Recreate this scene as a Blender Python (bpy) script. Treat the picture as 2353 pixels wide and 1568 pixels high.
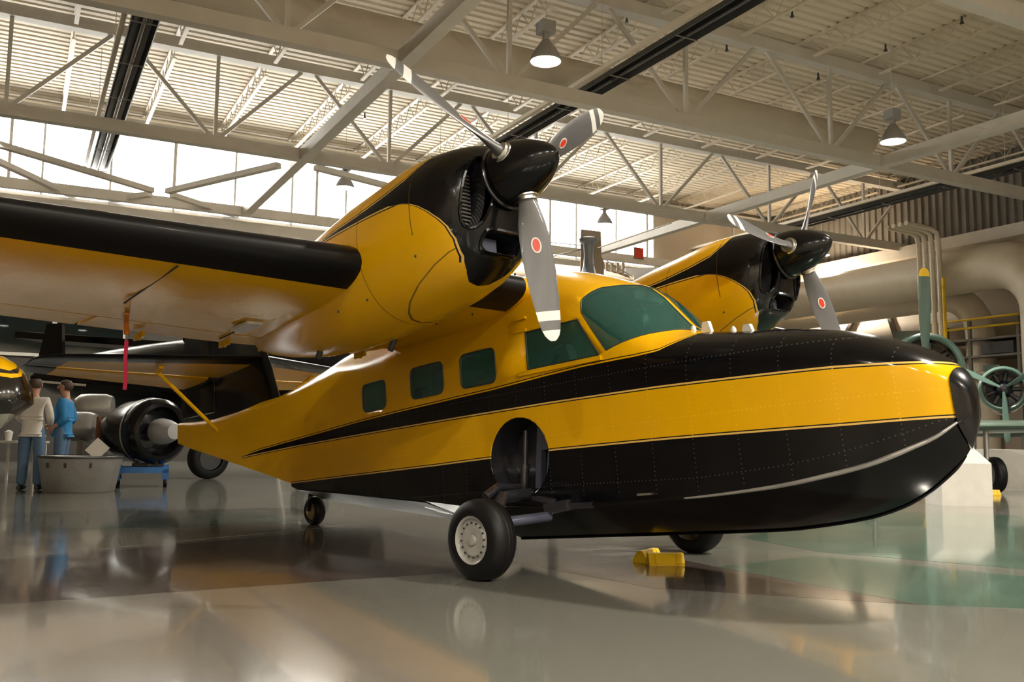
import bpy, bmesh, math, random
from mathutils import Vector, Matrix, Euler
import numpy as np
random.seed(7)
PI = math.pi
R = math.radians
scene = bpy.context.scene
for o in list(bpy.data.objects):
    bpy.data.objects.remove(o)

# ------------------------------------------------------------------ camera
FW, FH = 2353, 1568
FPX, PITCH, ROLL, YAW = 2134.117, 0.1047, 0.0125, 2.3763
CAM = Vector((1.8777, -5.2254, 0.8994))
_d = Vector((math.cos(YAW) * math.cos(PITCH), math.sin(YAW) * math.cos(PITCH), math.sin(PITCH)))
_r = Vector((math.sin(YAW), -math.cos(YAW), 0))
_u = _r.cross(_d)
_r2 = math.cos(ROLL) * _r + math.sin(ROLL) * _u
_u2 = -math.sin(ROLL) * _r + math.cos(ROLL) * _u
cam_data = bpy.data.cameras.new('camera')
cam = bpy.data.objects.new('camera', cam_data)
scene.collection.objects.link(cam)
cam_data.sensor_width = 36.0
cam_data.lens = 36.0 * FPX / FW
cam_data.clip_end = 300
cam_data.clip_start = 0.05
cam.matrix_world = Matrix((( _r2.x, _u2.x, -_d.x, CAM.x), (_r2.y, _u2.y, -_d.y, CAM.y), (_r2.z, _u2.z, -_d.z, CAM.z), (0, 0, 0, 1)))
scene.camera = cam

# ------------------------------------------------------------------ world, exposure
world = bpy.data.worlds.new('overcast_sky')
scene.world = world
world.use_nodes = True
bgn = world.node_tree.nodes['Background']
bgn.inputs['Color'].default_value = (1.0, 0.95, 0.87, 1)
bgn.inputs['Strength'].default_value = 13.0
scene.view_settings.view_transform = 'Standard'
scene.view_settings.look = 'None'
scene.view_settings.gamma = 1
scene.view_settings.use_curve_mapping = False
scene.view_settings.exposure = 0.9
try:
    scene.cycles.use_denoising = True
    scene.cycles.denoiser = 'OPENIMAGEDENOISE'
    scene.cycles.max_bounces = 5
    scene.cycles.diffuse_bounces = 3
    scene.cycles.glossy_bounces = 2
    scene.cycles.use_adaptive_sampling = True
    scene.cycles.adaptive_threshold = .1
    scene.cycles.adaptive_min_samples = 16
    scene.cycles.transparent_max_bounces = 10
    scene.cycles.sample_clamp_indirect = 6
    scene.cycles.caustics_reflective = False
    scene.cycles.caustics_refractive = False
except Exception:
    pass
LAMP_W = 580.0

# ------------------------------------------------------------------ room frame
RA = R(74.05)
ROOM = Matrix.Translation((CAM.x, CAM.y, 0)) @ Matrix.Rotation(RA, 4, 'Z')
def rw(u, v, z=0.0):
    return ROOM @ Vector((u, v, z))
def pix_ray(x, y):
    return _d + (x - FW / 2) / FPX * _r2 - (y - FH / 2) / FPX * _u2
def pix_z(x, y, z=0.0):
    k = pix_ray(x, y); return CAM + k * ((z - CAM.z) / k.z)
def pix_fwd(x, y, f):
    return CAM + pix_ray(x, y) * f
def to_room(p):
    return ROOM.inverted() @ p

# ------------------------------------------------------------------ helpers
C = scene.collection
def new_obj(name, me, parent=None):
    o = bpy.data.objects.new(name, me)
    C.objects.link(o)
    if parent: o.parent = parent
    return o
def tag(o, label=None, cat=None, group=None, kind=None):
    if label: o['label'] = label
    if cat: o['category'] = cat
    if group: o['group'] = group
    if kind: o['kind'] = kind
    return o
def thing(name, label, cat, loc=(0, 0, 0), rotz=0.0, group=None):
    o = new_obj(name, None)
    o.empty_display_size = 0.2
    o.location = loc; o.rotation_euler = (0, 0, rotz)
    return tag(o, label, cat, group)
def dup(root, label=None, group=None, matrix=None):
    def cp(o, par):
        c = o.copy(); C.objects.link(c); c.parent = par
        for ch in list(o.children): cp(ch, c)
        return c
    r = cp(root, None)
    if label: r['label'] = label
    if group: r['group'] = group
    if matrix is not None: r.matrix_world = matrix
    return r

class MB:
    """collects shapes and links them as one mesh object"""
    def __init__(s): s.v = []; s.f = []; s.m = []; s.mi = 0
    def add(s, vs, fs):
        n = len(s.v); s.v += [tuple(p) for p in vs]
        s.f += [tuple(i + n for i in f) for f in fs]; s.m += [s.mi] * len(fs); return s
    def box(s, a, b):
        (x0, y0, z0), (x1, y1, z1) = a, b
        return s.add([(x0,y0,z0),(x1,y0,z0),(x1,y1,z0),(x0,y1,z0),(x0,y0,z1),(x1,y0,z1),(x1,y1,z1),(x0,y1,z1)],
                     [(0,3,2,1),(4,5,6,7),(0,1,5,4),(1,2,6,5),(2,3,7,6),(3,0,4,7)])
    def bar(s, p, q, w, h, up=(0, 0, 1)):
        p = Vector(p); q = Vector(q); d = (q - p).normalized(); u = Vector(up)
        if abs(d.dot(u)) > .98: u = Vector((0, 1, 0)) if abs(d.y) < .9 else Vector((1, 0, 0))
        a = d.cross(u).normalized(); b = a.cross(d).normalized()
        a = a * (w / 2); b = b * (h / 2)
        vs = [p - a - b, p + a - b, p + a + b, p - a + b, q - a - b, q + a - b, q + a + b, q - a + b]
        return s.add(vs, [(0,1,2,3),(7,6,5,4),(4,5,1,0),(5,6,2,1),(6,7,3,2),(7,4,0,3)])
    def loft(s, rings, closed=True, cap0=True, cap1=True):
        n = len(rings[0]); vs = [p for r in rings for p in r]; fs = []
        for i in range(len(rings) - 1):
            for j in range(n if closed else n - 1):
                k = (j + 1) % n
                fs.append((i*n + j, i*n + k, (i+1)*n + k, (i+1)*n + j))
        if cap0: fs.append(tuple(range(n - 1, -1, -1)))
        if cap1: fs.append(tuple((len(rings) - 1) * n + j for j in range(n)))
        return s.add(vs, fs)
    def tube(s, pts, r, n=8, caps=True):
        pts = [Vector(p) for p in pts]; rings = []
        rr = r if isinstance(r, (list, tuple)) else [r] * len(pts)
        ref = None
        for i, p in enumerate(pts):
            d = (pts[min(i+1, len(pts)-1)] - pts[max(i-1, 0)]).normalized()
            if ref is None:
                ref = d.orthogonal().normalized()
            a = (ref - d * ref.dot(d)).normalized(); ref = a; b = d.cross(a)
            rings.append([p + (a * math.cos(2*PI*j/n) + b * math.sin(2*PI*j/n)) * rr[i] for j in range(n)])
        return s.loft(rings, True, caps, caps)
    def lathe(s, prof, o=(0, 0, 0), axis=(0, 0, 1), n=24, cap0=False, cap1=False):
        o = Vector(o); ax = Vector(axis).normalized(); a = ax.orthogonal().normalized(); b = ax.cross(a)
        rings = [[o + ax * t + (a * math.cos(2*PI*j/n) + b * math.sin(2*PI*j/n)) * max(r, 1e-4) for j in range(n)] for t, r in prof]
        return s.loft(rings, True, cap0, cap1)
    def sphere(s, c, rx, ry=None, rz=None, n=16, m=10):
        ry = ry or rx; rz = rz or rx; c = Vector(c)
        rings = []
        for i in range(m + 1):
            t = PI * i / m; rr = max(math.sin(t), 1e-3)
            rings.append([c + Vector((rx*rr*math.cos(2*PI*j/n), ry*rr*math.sin(2*PI*j/n), -rz*math.cos(t))) for j in range(n)])
        return s.loft(rings)
    def prism(s, poly, ax, lo, hi):
        """poly: 2-D points; ax: axis index extruded"""
        def mk(p, t):
            q = [p[0], p[1]]; q.insert(ax, t); return tuple(q)
        n = len(poly)
        vs = [mk(p, lo) for p in poly] + [mk(p, hi) for p in poly]
        fs = [tuple(range(n-1, -1, -1)), tuple(range(n, 2*n))] + [(i, (i+1) % n, n + (i+1) % n, n + i) for i in range(n)]
        return s.add(vs, fs)
    def build(s, name, mat=None, parent=None, smooth=None, matrix=None, fix=True):
        me = bpy.data.meshes.new(name)
        me.from_pydata(s.v, [], s.f); 
        mats = mat if isinstance(mat, (list, tuple)) else [mat]
        for m in mats: me.materials.append(m)
        if len(mats) > 1: me.polygons.foreach_set('material_index', s.m)
        if fix:
            bm = bmesh.new(); bm.from_mesh(me)
            bmesh.ops.recalc_face_normals(bm, faces=bm.faces); bm.to_mesh(me); bm.free()
        if smooth is not None:
            me.polygons.foreach_set('use_smooth', [True] * len(me.polygons))
            me.set_sharp_from_angle(angle=R(smooth))
        me.update()
        o = new_obj(name, me, parent)
        if matrix is not None: o.matrix_world = matrix
        return o

def interp(x, xs, ys): return float(np.interp(x, xs, ys))

# ------------------------------------------------------------------ materials
class NT:
    def __init__(s, name):
        s.mat = bpy.data.materials.new(name); s.mat.use_nodes = True
        s.t = s.mat.node_tree; s.n = s.t.nodes; s.l = s.t.links
        s.b = s.n['Principled BSDF']; s.out = s.n['Material Output']
    def node(s, kind, **kw):
        n = s.n.new(kind)
        for k, v in kw.items(): setattr(n, k, v)
        return n
    def put(s, sock, val):
        if isinstance(val, bpy.types.NodeSocket): s.l.new(val, sock)
        elif isinstance(val, (tuple, list)) and len(val) == 3 and sock.type == 'RGBA': sock.default_value = (*val, 1)
        else: sock.default_value = val
    def math(s, op, a, b=0.0, c=None):
        n = s.node('ShaderNodeMath', operation=op); s.put(n.inputs[0], a); s.put(n.inputs[1], b)
        if c is not None: s.put(n.inputs[2], c)
        return n.outputs[0]
    def lt(s, a, b): return s.math('LESS_THAN', a, b)
    def gt(s, a, b): return s.math('GREATER_THAN', a, b)
    def mul(s, a, b): return s.math('MULTIPLY', a, b)
    def mx(s, a, b): return s.math('MAXIMUM', a, b)
    def add(s, a, b): return s.math('ADD', a, b)
    def sub(s, a, b): return s.math('SUBTRACT', a, b)
    def between(s, x, a, b): return s.mul(s.gt(x, a), s.lt(x, b))
    def mix(s, f, a, b):
        n = s.node('ShaderNodeMix', data_type='RGBA'); s.put(n.inputs[0], f); s.put(n.inputs[6], a); s.put(n.inputs[7], b)
        return n.outputs[2]
    def xyz(s):
        tc = s.node('ShaderNodeTexCoord'); sp = s.node('ShaderNodeSeparateXYZ'); s.l.new(tc.outputs['Object'], sp.inputs[0])
        s.co = tc.outputs['Object']; return sp.outputs
    def noise(s, scale, detail=3, rough=.5, co=None, stretch=None):
        n = s.node('ShaderNodeTexNoise'); n.inputs['Scale'].default_value = scale
        n.inputs['Detail'].default_value = detail; n.inputs['Roughness'].default_value = rough
        if co is None:
            co = s.node('ShaderNodeTexCoord').outputs['Object']
        if stretch:
            mp = s.node('ShaderNodeMapping'); mp.inputs['Scale'].default_value = stretch; s.l.new(co, mp.inputs[0]); co = mp.outputs[0]
        s.l.new(co, n.inputs['Vector']); return n.outputs[0]
    def curve(s, x, pts):
        """piecewise-linear function of x through pts"""
        xs = [p[0] for p in pts]; x0, x1 = min(xs), max(xs); ys = [p[1] for p in pts]; y0, y1 = min(ys), max(ys)
        y1 = y1 if y1 > y0 else y0 + 1e-3
        mr = s.node('ShaderNodeMapRange'); s.put(mr.inputs[0], x); mr.inputs[1].default_value = x0; mr.inputs[2].default_value = x1
        fc = s.node('ShaderNodeFloatCurve'); s.l.new(mr.outputs[0], fc.inputs[1]); c = fc.mapping.curves[0]
        pp = sorted(((a - x0) / (x1 - x0), (b - y0) / (y1 - y0)) for a, b in pts)
        while len(c.points) < len(pp): c.points.new(0.5, 0.5)
        for q, (a, b) in zip(c.points, pp): q.location = (a, b); q.handle_type = 'VECTOR'
        fc.mapping.update()
        return s.add(s.mul(fc.outputs[0], y1 - y0), y0)
    def bump(s, h, strength=.2, dist=.01):
        n = s.node('ShaderNodeBump'); n.inputs['Strength'].default_value = strength; n.inputs['Distance'].default_value = dist
        s.put(n.inputs['Height'], h); s.l.new(n.outputs[0], s.b.inputs['Normal']); return n
    def set(s, **kw):
        for k, v in kw.items(): s.put(s.b.inputs[k.replace('_', ' ')], v)
        return s.mat

def plain(name, col, rough=.5, metal=0.0, coat=0.0, var=0.06, scale=6.0, bump=0.0, spec=None):
    t = NT(name); n = t.noise(scale, 4)
    dark = tuple(c * (1 - var * 2) for c in col); lite = tuple(min(1, c * (1 + var * 2)) for c in col)
    t.set(Base_Color=t.mix(n, dark, lite), Roughness=rough, Metallic=metal)
    t.b.inputs['Coat Weight'].default_value = coat; t.b.inputs['Coat Roughness'].default_value = .06
    if spec is not None: t.b.inputs['Specular IOR Level'].default_value = spec
    if bump: t.bump(n, bump, .01)
    return t.mat

YEL = (0.66, 0.355, 0.002); BLK = (0.003, 0.003, 0.004); CREAM = (0.62, 0.40, 0.10)
def rivets(t, p, lines_u, lines_v, uc, vc, pitch=.028, r=.0042):
    """rivet rows: lines of constant u (dotted along v) and of constant v (dotted along u)"""
    acc = 0.0
    def row(a, k, b):
        da = t.math('ABSOLUTE', t.sub(a, k))
        fb = t.math('FRACT', t.math('DIVIDE', b, pitch)); db = t.mul(t.math('ABSOLUTE', t.sub(fb, .5)), pitch)
        return t.lt(t.add(t.mul(da, da), t.mul(db, db)), r * r)
    def grid(a, step, b):
        g = t.mul(t.sub(t.math('FRACT', t.math('DIVIDE', a, step)), .5), step); return row(g, 0.0, b)
    if isinstance(lines_u, float): acc = t.mx(grid(uc, lines_u, vc), acc)
    else:
        for k in lines_u: acc = t.mx(row(uc, k, vc), acc)
    if isinstance(lines_v, float): acc = t.mx(grid(vc, lines_v, uc), acc)
    else:
        for k in lines_v: acc = t.mx(row(vc, k, uc), acc)
    return acc

def hull_paint():
    t = NT('hull_yellow_black_paint'); X, Y, Z = t.xyz()
    low = t.curve(X, [(-9.6, 1.09), (-6.2, 1.085), (-3.7, 1.072), (-2.4, 1.08), (-1.5, 1.066), (-.43, 1.04), (.2, 1.035)])
    dlow = t.sub(Z, low)
    up0 = t.curve(X, [(-9.6, 1.45), (-7.4, 1.447), (-6.0, 1.446), (-3.7, 1.423), (-2.45, 1.416), (-1.5, 1.402), (-.44, 1.372), (.2, 1.335)])
    up1 = t.curve(X, [(-9.6, 1.4), (-7.5, 1.445), (-6.88, 1.478), (-6.0, 1.503), (-4.77, 1.54), (-3.67, 1.557), (-3.0, 1.572), (-2.46, 1.597), (-2.1, 1.61), (-1.68, 1.612), (-1.53, 1.625), (-1.41, 1.68), (-1.35, 1.72), (-1.25, 1.95), (.2, 1.95)])
    d0 = t.sub(Z, up0); d1 = t.sub(Z, up1)
    aft = t.lt(X, -6.185)
    black = t.mul(t.lt(dlow, 0), t.sub(1.0, aft)); black = t.mx(black, t.mul(t.gt(d0, 0), t.lt(d1, 0)))
    pin = t.mul(t.between(dlow, .011, .018), t.sub(1.0, aft))
    pin = t.mx(pin, t.mul(t.between(d0, -.018, -.011), t.gt(X, -7.4))); pin = t.mx(pin, t.mul(t.between(d1, .011, .018), t.gt(X, -7.2)))
    pin = t.mul(pin, t.sub(1, black))
    cream = t.mx(t.between(dlow, 0, .011), t.mul(t.between(d0, -.011, 0), t.gt(X, -7.4))); cream = t.mul(cream, t.sub(1, black))
    rv = rivets(t, None, .29,
                [1.19, 1.53], X, Z)
    chl = t.curve(X, [(-9.6, .86), (-2.2, .84), (-1.3, .82), (-.8, .85), (-.53, .885), (-.33, .925), (-.1, .985), (.0, 1.02), (.2, 1.06)])
    rv = t.mul(t.mx(rv, rivets(t, None, [], [0.0], X, t.sub(Z, chl))), t.gt(t.sub(Z, t.sub(chl, .09)), 0))
    n = t.noise(2.2, 4)
    yel = t.mix(n, tuple(c * .9 for c in YEL), tuple(min(1, c * 1.07) for c in YEL))
    col = t.mix(cream, yel, CREAM); col = t.mix(pin, col, (.012, .010, .006)); col = t.mix(black, col, BLK)
    rivcol = t.mix(black, (.86, .50, .06), (.09, .09, .09))
    col = t.mix(t.mul(rv, .42), col, rivcol)
    t.set(Base_Color=col, Roughness=.15); t.b.inputs['Specular IOR Level'].default_value = .2; t.b.inputs['Coat Weight'].default_value = .08; t.b.inputs['Coat Roughness'].default_value = .05
    oil = t.noise(3.0, 2, .4)
    t.bump(t.add(t.mul(rv, .08), t.mul(oil, .5)), .10, .02)
    return t.mat
def yellow_paint(name='yellow_paint', rows=None):
    t = NT(name); X, Y, Z = t.xyz(); n = t.noise(1.8, 4)
    col = t.mix(n, tuple(c * .9 for c in YEL), tuple(min(1, c * 1.07) for c in YEL))
    if rows:
        rv = rivets(t, None, rows[0], rows[1], X, Y, .03, .0045); col = t.mix(t.mul(rv, .5), col, (.85, .55, .10))
        oil = t.noise(2.4, 2, .4); t.bump(t.add(t.mul(rv, .08), t.mul(oil, 1.0)), .14, .03)
    t.set(Base_Color=col, Roughness=.30); t.b.inputs['Specular IOR Level'].default_value = .16; t.b.inputs['Coat Weight'].default_value = .05; t.b.inputs['Coat Roughness'].default_value = .12
    return t.mat
M = {}
M['hull'] = hull_paint()
M['yellow'] = yellow_paint()
M['wingyellow'] = yellow_paint('wing_yellow_riveted_paint', (.40, .48))
M['black'] = plain('gloss_black_paint', (.003, .003, .004), .2, 0, .12, .1, spec=.25)
M['boot'] = plain('black_rubber_boot', (.004, .004, .005), .36, 0, .03, .1, spec=.2)
M['rubber'] = plain('tyre_rubber', (.005, .005, .006), .5, 0, 0, .15, 20, spec=.25)
M['teal'] = plain('teal_cabin_lining', (.20, .58, .50), .6)
M['darkcab'] = plain('dark_cabin_trim', (.015, .025, .025), .6)
M['propgrey'] = None
M['silver'] = plain('polished_aluminium', (.62, .62, .60), .28, 1.0, 0, .05, 12)
M['alu'] = plain('dull_aluminium', (.34, .33, .32), .42, .6, 0, .08, 9)
M['steelgrey'] = plain('painted_roof_steel', (.60, .57, .53), .55, 0, 0, .05, 3)
M['whitepaint'] = plain('white_paint', (.60, .59, .56), .45)
M['pipewhite'] = plain('cream_duct_paint', (.66, .58, .47), .42, 0, 0, .04, 3)
M['darkgrey'] = plain('dark_grey_metal', (.05, .052, .055), .4, .3)
M['gearblack'] = plain('satin_black_steel', (.02, .02, .026), .25, .0, .6)
M['bluegrey'] = plain('blue_grey_metal', (.10, .11, .17), .3, .4, .3)
M['pink'] = plain('pink_ribbon_cloth', (.85, .045, .17), .8)
M['orange'] = plain('orange_strap_cloth', (.70, .22, .02), .8)
M['chock'] = plain('yellow_chock_plastic', (.75, .48, .0), .5)
M['red'] = plain('red_decal', (.55, .03, .01), .4)
M['blue'] = plain('blue_dolly_paint', (.01, .13, .42), .35)
M['grey'] = plain('mid_grey_paint', (.30, .30, .31), .4)
def blade_mat():
    t = NT('grey_blade_white_tip_paint'); X, Y, Z = t.xyz(); n = t.noise(5, 3)
    col = t.mix(n, (.078, .078, .084), (.098, .098, .105))
    w = t.mx(t.gt(Z, .955), t.between(Z, .845, .90))
    col = t.mix(w, col, (.62, .62, .61))
    t.set(Base_Color=col, Roughness=.38); t.b.inputs['Coat Weight'].default_value = .2
    return t.mat
M['blade'] = blade_mat()
M['rimgrey'] = plain('grey_cast_wheel', (.40, .40, .385), .42, .25, 0, .06, 14)
def glass_mat(name, tint, gloss=.10, alpha=.0, rough=.02):
    t = NT(name); t.n.remove(t.b)
    tr = t.node('ShaderNodeBsdfTransparent'); tr.inputs[0].default_value = (*tint, 1)
    gl = t.node('ShaderNodeBsdfGlossy'); gl.inputs['Roughness'].default_value = rough
    fr = t.node('ShaderNodeFresnel'); fr.inputs[0].default_value = 1.5
    m = t.node('ShaderNodeMixShader'); t.l.new(t.math('MINIMUM', t.add(fr.outputs[0], gloss), 1.0), m.inputs[0])
    if alpha:
        df = t.node('ShaderNodeBsdfDiffuse'); df.inputs[0].default_value = (tint[0] * .20, tint[1] * .48, tint[2] * .48, 1)
        m2 = t.node('ShaderNodeMixShader'); m2.inputs[0].default_value = alpha
        t.l.new(tr.outputs[0], m2.inputs[1]); t.l.new(df.outputs[0], m2.inputs[2]); base = m2.outputs[0]
    else: base = tr.outputs[0]
    t.l.new(base, m.inputs[1]); t.l.new(gl.outputs[0], m.inputs[2]); t.l.new(m.outputs[0], t.out.inputs[0])
    return t.mat
M['cabglass'] = glass_mat('teal_tinted_perspex', (.50, .86, .78), .03, .13)
M['skyglass'] = glass_mat('clear_window_glass', (.97, .98, .97), .0)
M['tealglass'] = glass_mat('dark_teal_window_glass', (.006, .016, .018), .02, .15)
def emit(name, col, s):
    t = NT(name); t.set(Base_Color=col); t.b.inputs['Emission Color'].default_value = (*col, 1); t.b.inputs['Emission Strength'].default_value = s
    return t.mat
M['lampglow'] = emit('lit_lamp_diffuser', (1, .93, .80), 6.0)

# ------------------------------------------------------------------ structure: floor, ceiling, walls, windows
U0, U1, V0, V1 = -16.0, 31.0, -9.0, 33.0
DECK = 11.5
def struct(o): o['kind'] = 'structure'; return o
def floor_mat():
    t = NT('polished_floor_coating'); X, Y, Z = t.xyz()
    n = t.noise(.35, 4, .55); n2 = t.noise(1.6, 5, .6, stretch=(1, .25, 1))
    col = t.mix(n, (.160, .151, .134), (.134, .148, .127)); col = t.mix(t.mul(n2, .35), col, (.19, .181, .161))
    t.set(Base_Color=col, Roughness=t.add(.085, t.mul(n2, .07)))
    t.b.inputs['Coat Weight'].default_value = .35; t.b.inputs['Coat Roughness'].default_value = .05
    t.bump(t.noise(14, 2, .5, stretch=(1, .3, 1)), .03, .004)
    return t.mat
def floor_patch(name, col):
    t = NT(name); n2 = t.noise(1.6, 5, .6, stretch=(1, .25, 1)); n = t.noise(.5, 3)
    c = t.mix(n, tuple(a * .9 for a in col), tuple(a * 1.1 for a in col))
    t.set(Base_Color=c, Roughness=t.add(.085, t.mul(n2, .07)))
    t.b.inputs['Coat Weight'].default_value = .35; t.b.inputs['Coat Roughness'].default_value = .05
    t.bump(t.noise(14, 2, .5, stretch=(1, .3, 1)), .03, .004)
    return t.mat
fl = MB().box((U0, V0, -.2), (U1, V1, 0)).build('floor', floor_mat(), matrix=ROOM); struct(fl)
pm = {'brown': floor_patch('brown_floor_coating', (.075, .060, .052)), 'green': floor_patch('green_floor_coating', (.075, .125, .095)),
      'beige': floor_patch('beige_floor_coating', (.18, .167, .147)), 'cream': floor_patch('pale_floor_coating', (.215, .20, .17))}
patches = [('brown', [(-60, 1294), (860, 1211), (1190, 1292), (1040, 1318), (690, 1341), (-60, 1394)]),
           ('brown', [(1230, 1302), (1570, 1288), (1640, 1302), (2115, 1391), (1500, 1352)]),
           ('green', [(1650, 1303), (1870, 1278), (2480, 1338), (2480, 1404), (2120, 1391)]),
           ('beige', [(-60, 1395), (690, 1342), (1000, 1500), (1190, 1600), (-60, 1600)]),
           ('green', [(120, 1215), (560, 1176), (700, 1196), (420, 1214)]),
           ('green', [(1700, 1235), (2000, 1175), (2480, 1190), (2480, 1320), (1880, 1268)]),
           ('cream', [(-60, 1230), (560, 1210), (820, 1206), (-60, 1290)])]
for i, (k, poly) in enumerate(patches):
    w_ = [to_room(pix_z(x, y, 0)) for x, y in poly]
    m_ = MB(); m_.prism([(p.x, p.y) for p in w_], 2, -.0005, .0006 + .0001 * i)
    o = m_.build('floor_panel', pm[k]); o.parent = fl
def deck_mat():
    t = NT('ribbed_roof_deck_paint'); n = t.noise(.6, 4)
    t.set(Base_Color=t.mix(n, (.68, .60, .48), (.75, .67, .54)), Roughness=.6); return t.mat
M['deck'] = deck_mat()
# ribbed deck: trapezoid ribs running along u
cm = MB(); prof = []
v = V0
while v < V1:
    prof += [(v, DECK), (v + .17, DECK), (v + .20, DECK + .06), (v + .27, DECK + .06)]; v += .30
prof.append((V1, DECK))
cm.add([(U0, a, z) for a, z in prof] + [(U1, a, z) for a, z in prof], [(i, i + 1, len(prof) + i + 1, len(prof) + i) for i in range(len(prof) - 1)])
cm.box((U0, V0, DECK + .07), (U1, V1, DECK + .3))
struct(cm.build('ceiling', M['deck'], matrix=ROOM, fix=False))
def wall_mat(name, a, b, rib=False):
    t = NT(name); n = t.noise(.5, 4); t.set(Base_Color=t.mix(n, a, b), Roughness=.7); return t.mat
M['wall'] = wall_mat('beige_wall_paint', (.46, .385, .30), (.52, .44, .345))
M['walllow'] = wall_mat('grey_wall_paint', (.17, .155, .135), (.20, .18, .158))
SILL, HEAD = 8.45, 11.25
# far wall: solid below the sill, glazing above it, windows low at the left
w = MB()
w.box((U0, V1, 4.9), (U1, V1 + .3, SILL)); w.box((U0, V1, HEAD), (U1, V1 + .3, DECK + .3))
w.box((24.6, V1, SILL), (U1, V1 + .3, HEAD))
struct(w.build('wall_back', M['wall'], matrix=ROOM))
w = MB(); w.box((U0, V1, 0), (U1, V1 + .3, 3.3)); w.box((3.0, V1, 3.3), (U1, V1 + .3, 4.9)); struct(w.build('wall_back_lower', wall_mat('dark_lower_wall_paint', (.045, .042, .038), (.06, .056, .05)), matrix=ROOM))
w = MB(); w.box((U1, V0, 0), (U1 + .3, V1 + .3, DECK + .3)); struct(w.build('wall_right', M['wall'], matrix=ROOM))
w = MB(); w.box((U0 - .3, V0, 0), (U0, V1 + .3, DECK + .3)); struct(w.build('wall_left', M['wall'], matrix=ROOM))
# wall behind the photographer
w = MB(); w.box((U0 - .3, V0 - .3, 0), (U1 + .3, V0, DECK + .3))
struct(w.build('wall_front', M['wall'], matrix=ROOM))
# clerestory glazing: one window per bay, mullions and panes as children
wi = 0
u = U0
while u < 24.4:
    u1 = min(u + 4.06, 24.6); wi += 1
    f = MB()
    for uu in np.linspace(u, u1, 3):
        f.box((uu - .035, V1 + .05, SILL), (uu + .035, V1 + .2, HEAD))
    f.box((u, V1 + .05, SILL), (u1, V1 + .2, SILL + .1)); f.box((u, V1 + .05, HEAD - .1), (u1, V1 + .2, HEAD))
    wo = struct(f.build('window_%d' % wi, M['whitepaint'], matrix=ROOM))
    e = np.linspace(u, u1, 3)
    for k in range(2):
        MB().box((e[k] + .05, V1 + .12, SILL + .1), (e[k+1] - .05, V1 + .135, HEAD - .1)).build('pane', M['skyglass'], wo)
    u = u1
for k in range(9):
    a = U0 + k * 2.11; b = a + 2.11
    f = MB(); f.box((a - .07, V1 - .05, 3.3), (a + .07, V1 + .15, 4.9)); f.box((b - .07, V1 - .05, 3.3), (b + .07, V1 + .15, 4.9)); f.box((a, V1 - .05, 3.3), (b, V1 + .15, 3.4)); f.box((a, V1 - .05, 4.8), (b, V1 + .15, 4.9))
    wo = struct(f.build('window_%d' % (40 + k), M['whitepaint'], matrix=ROOM))
    MB().box((a + .07, V1 + .05, 3.4), (b - .07, V1 + .07, 4.8)).build('pane', M['tealglass'], wo)
# sill beam and wall girts
trim = MB(); trim.box((U0, V1 - .45, SILL - .55), (U1, V1 - .02, SILL - .12)); struct(trim.build('trim_1', M['steelgrey'], matrix=ROOM))
trim = MB(); trim.box((U1 - .5, V0, 8.2), (U1 - .02, V1 - .5, 8.65)); struct(trim.build('trim_2', M['steelgrey'], matrix=ROOM))
# corrugated siding above the right-hand girt
sd = MB(); pr = []; v = V0
while v < V1 - .3:
    pr += [(v, U1 - .02), (v + .12, U1 - .02), (v + .16, U1 - .09), (v + .28, U1 - .09)]; v += .32
n_ = len(pr); sd.add([(b, a, 8.65) for a, b in pr] + [(b, a, DECK) for a, b in pr], [(i, i+1, n_+i+1, n_+i) for i in range(n_-1)])
struct(sd.build('trim_3', M['walllow'], matrix=ROOM, fix=False))

# ------------------------------------------------------------------ seaplane (built in its own axes: x forward, y to port, z up)
TH = R(6.0)
sp = thing('seaplane', 'yellow and black twin-engined amphibious flying boat filling the foreground', 'seaplane')
sp.rotation_euler = (0, -TH, 0)
def P(mb, name, mat, parent=None, smooth=None, label=None):
    o = mb.build(name, mat, parent or sp, smooth)
    if label: o['label'] = label
    return o

# ---- hull loft
HX = [0.137, 0.125, 0.09, 0.05, -0.01, -0.1, -0.19, -0.33, -0.53, -0.8, -1.06, -1.3, -1.45, -1.52, -1.6, -1.7, -1.8, -1.9, -2, -2.08, -2.2, -2.4, -2.6, -2.9, -3.2, -3.39, -3.4, -3.9, -4.25, -4.7, -5.2, -5.6, -6.09, -6.18, -6.19, -6.6, -7.07, -7.6, -8.39, -9, -9.51]
HZK = [1.08, 1, 0.9, 0.84, 0.78, 0.71, 0.65, 0.585, 0.533, 0.5, 0.481, 0.478, 0.477, 0.477, 0.477, 0.477, 0.477, 0.477, 0.477, 0.477, 0.477, 0.477, 0.477, 0.477, 0.477, 0.477, 0.575, 0.628, 0.66, 0.725, 0.79, 0.845, 0.914, 0.925, 1.052, 1.14, 1.235, 1.35, 1.52, 1.66, 1.778]
HYC = [0.01, 0.06, 0.125, 0.175, 0.225, 0.275, 0.315, 0.365, 0.42, 0.475, 0.51, 0.545, 0.56, 0.565, 0.57, 0.575, 0.58, 0.583, 0.585, 0.588, 0.59, 0.592, 0.593, 0.593, 0.592, 0.59, 0.588, 0.56, 0.53, 0.49, 0.465, 0.428, 0.393, 0.387, 0.388, 0.345, 0.3, 0.245, 0.163, 0.098, 0.035]
HZC = [1.09, 1.06, 1.025, 0.99, 0.945, 0.905, 0.87, 0.825, 0.785, 0.745, 0.725, 0.712, 0.708, 0.706, 0.705, 0.704, 0.703, 0.703, 0.705, 0.707, 0.712, 0.72, 0.725, 0.735, 0.74, 0.745, 0.75, 0.81, 0.845, 0.89, 0.945, 0.985, 1.03, 1.055, 1.088, 1.178, 1.277, 1.388, 1.553, 1.675, 1.79]
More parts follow.
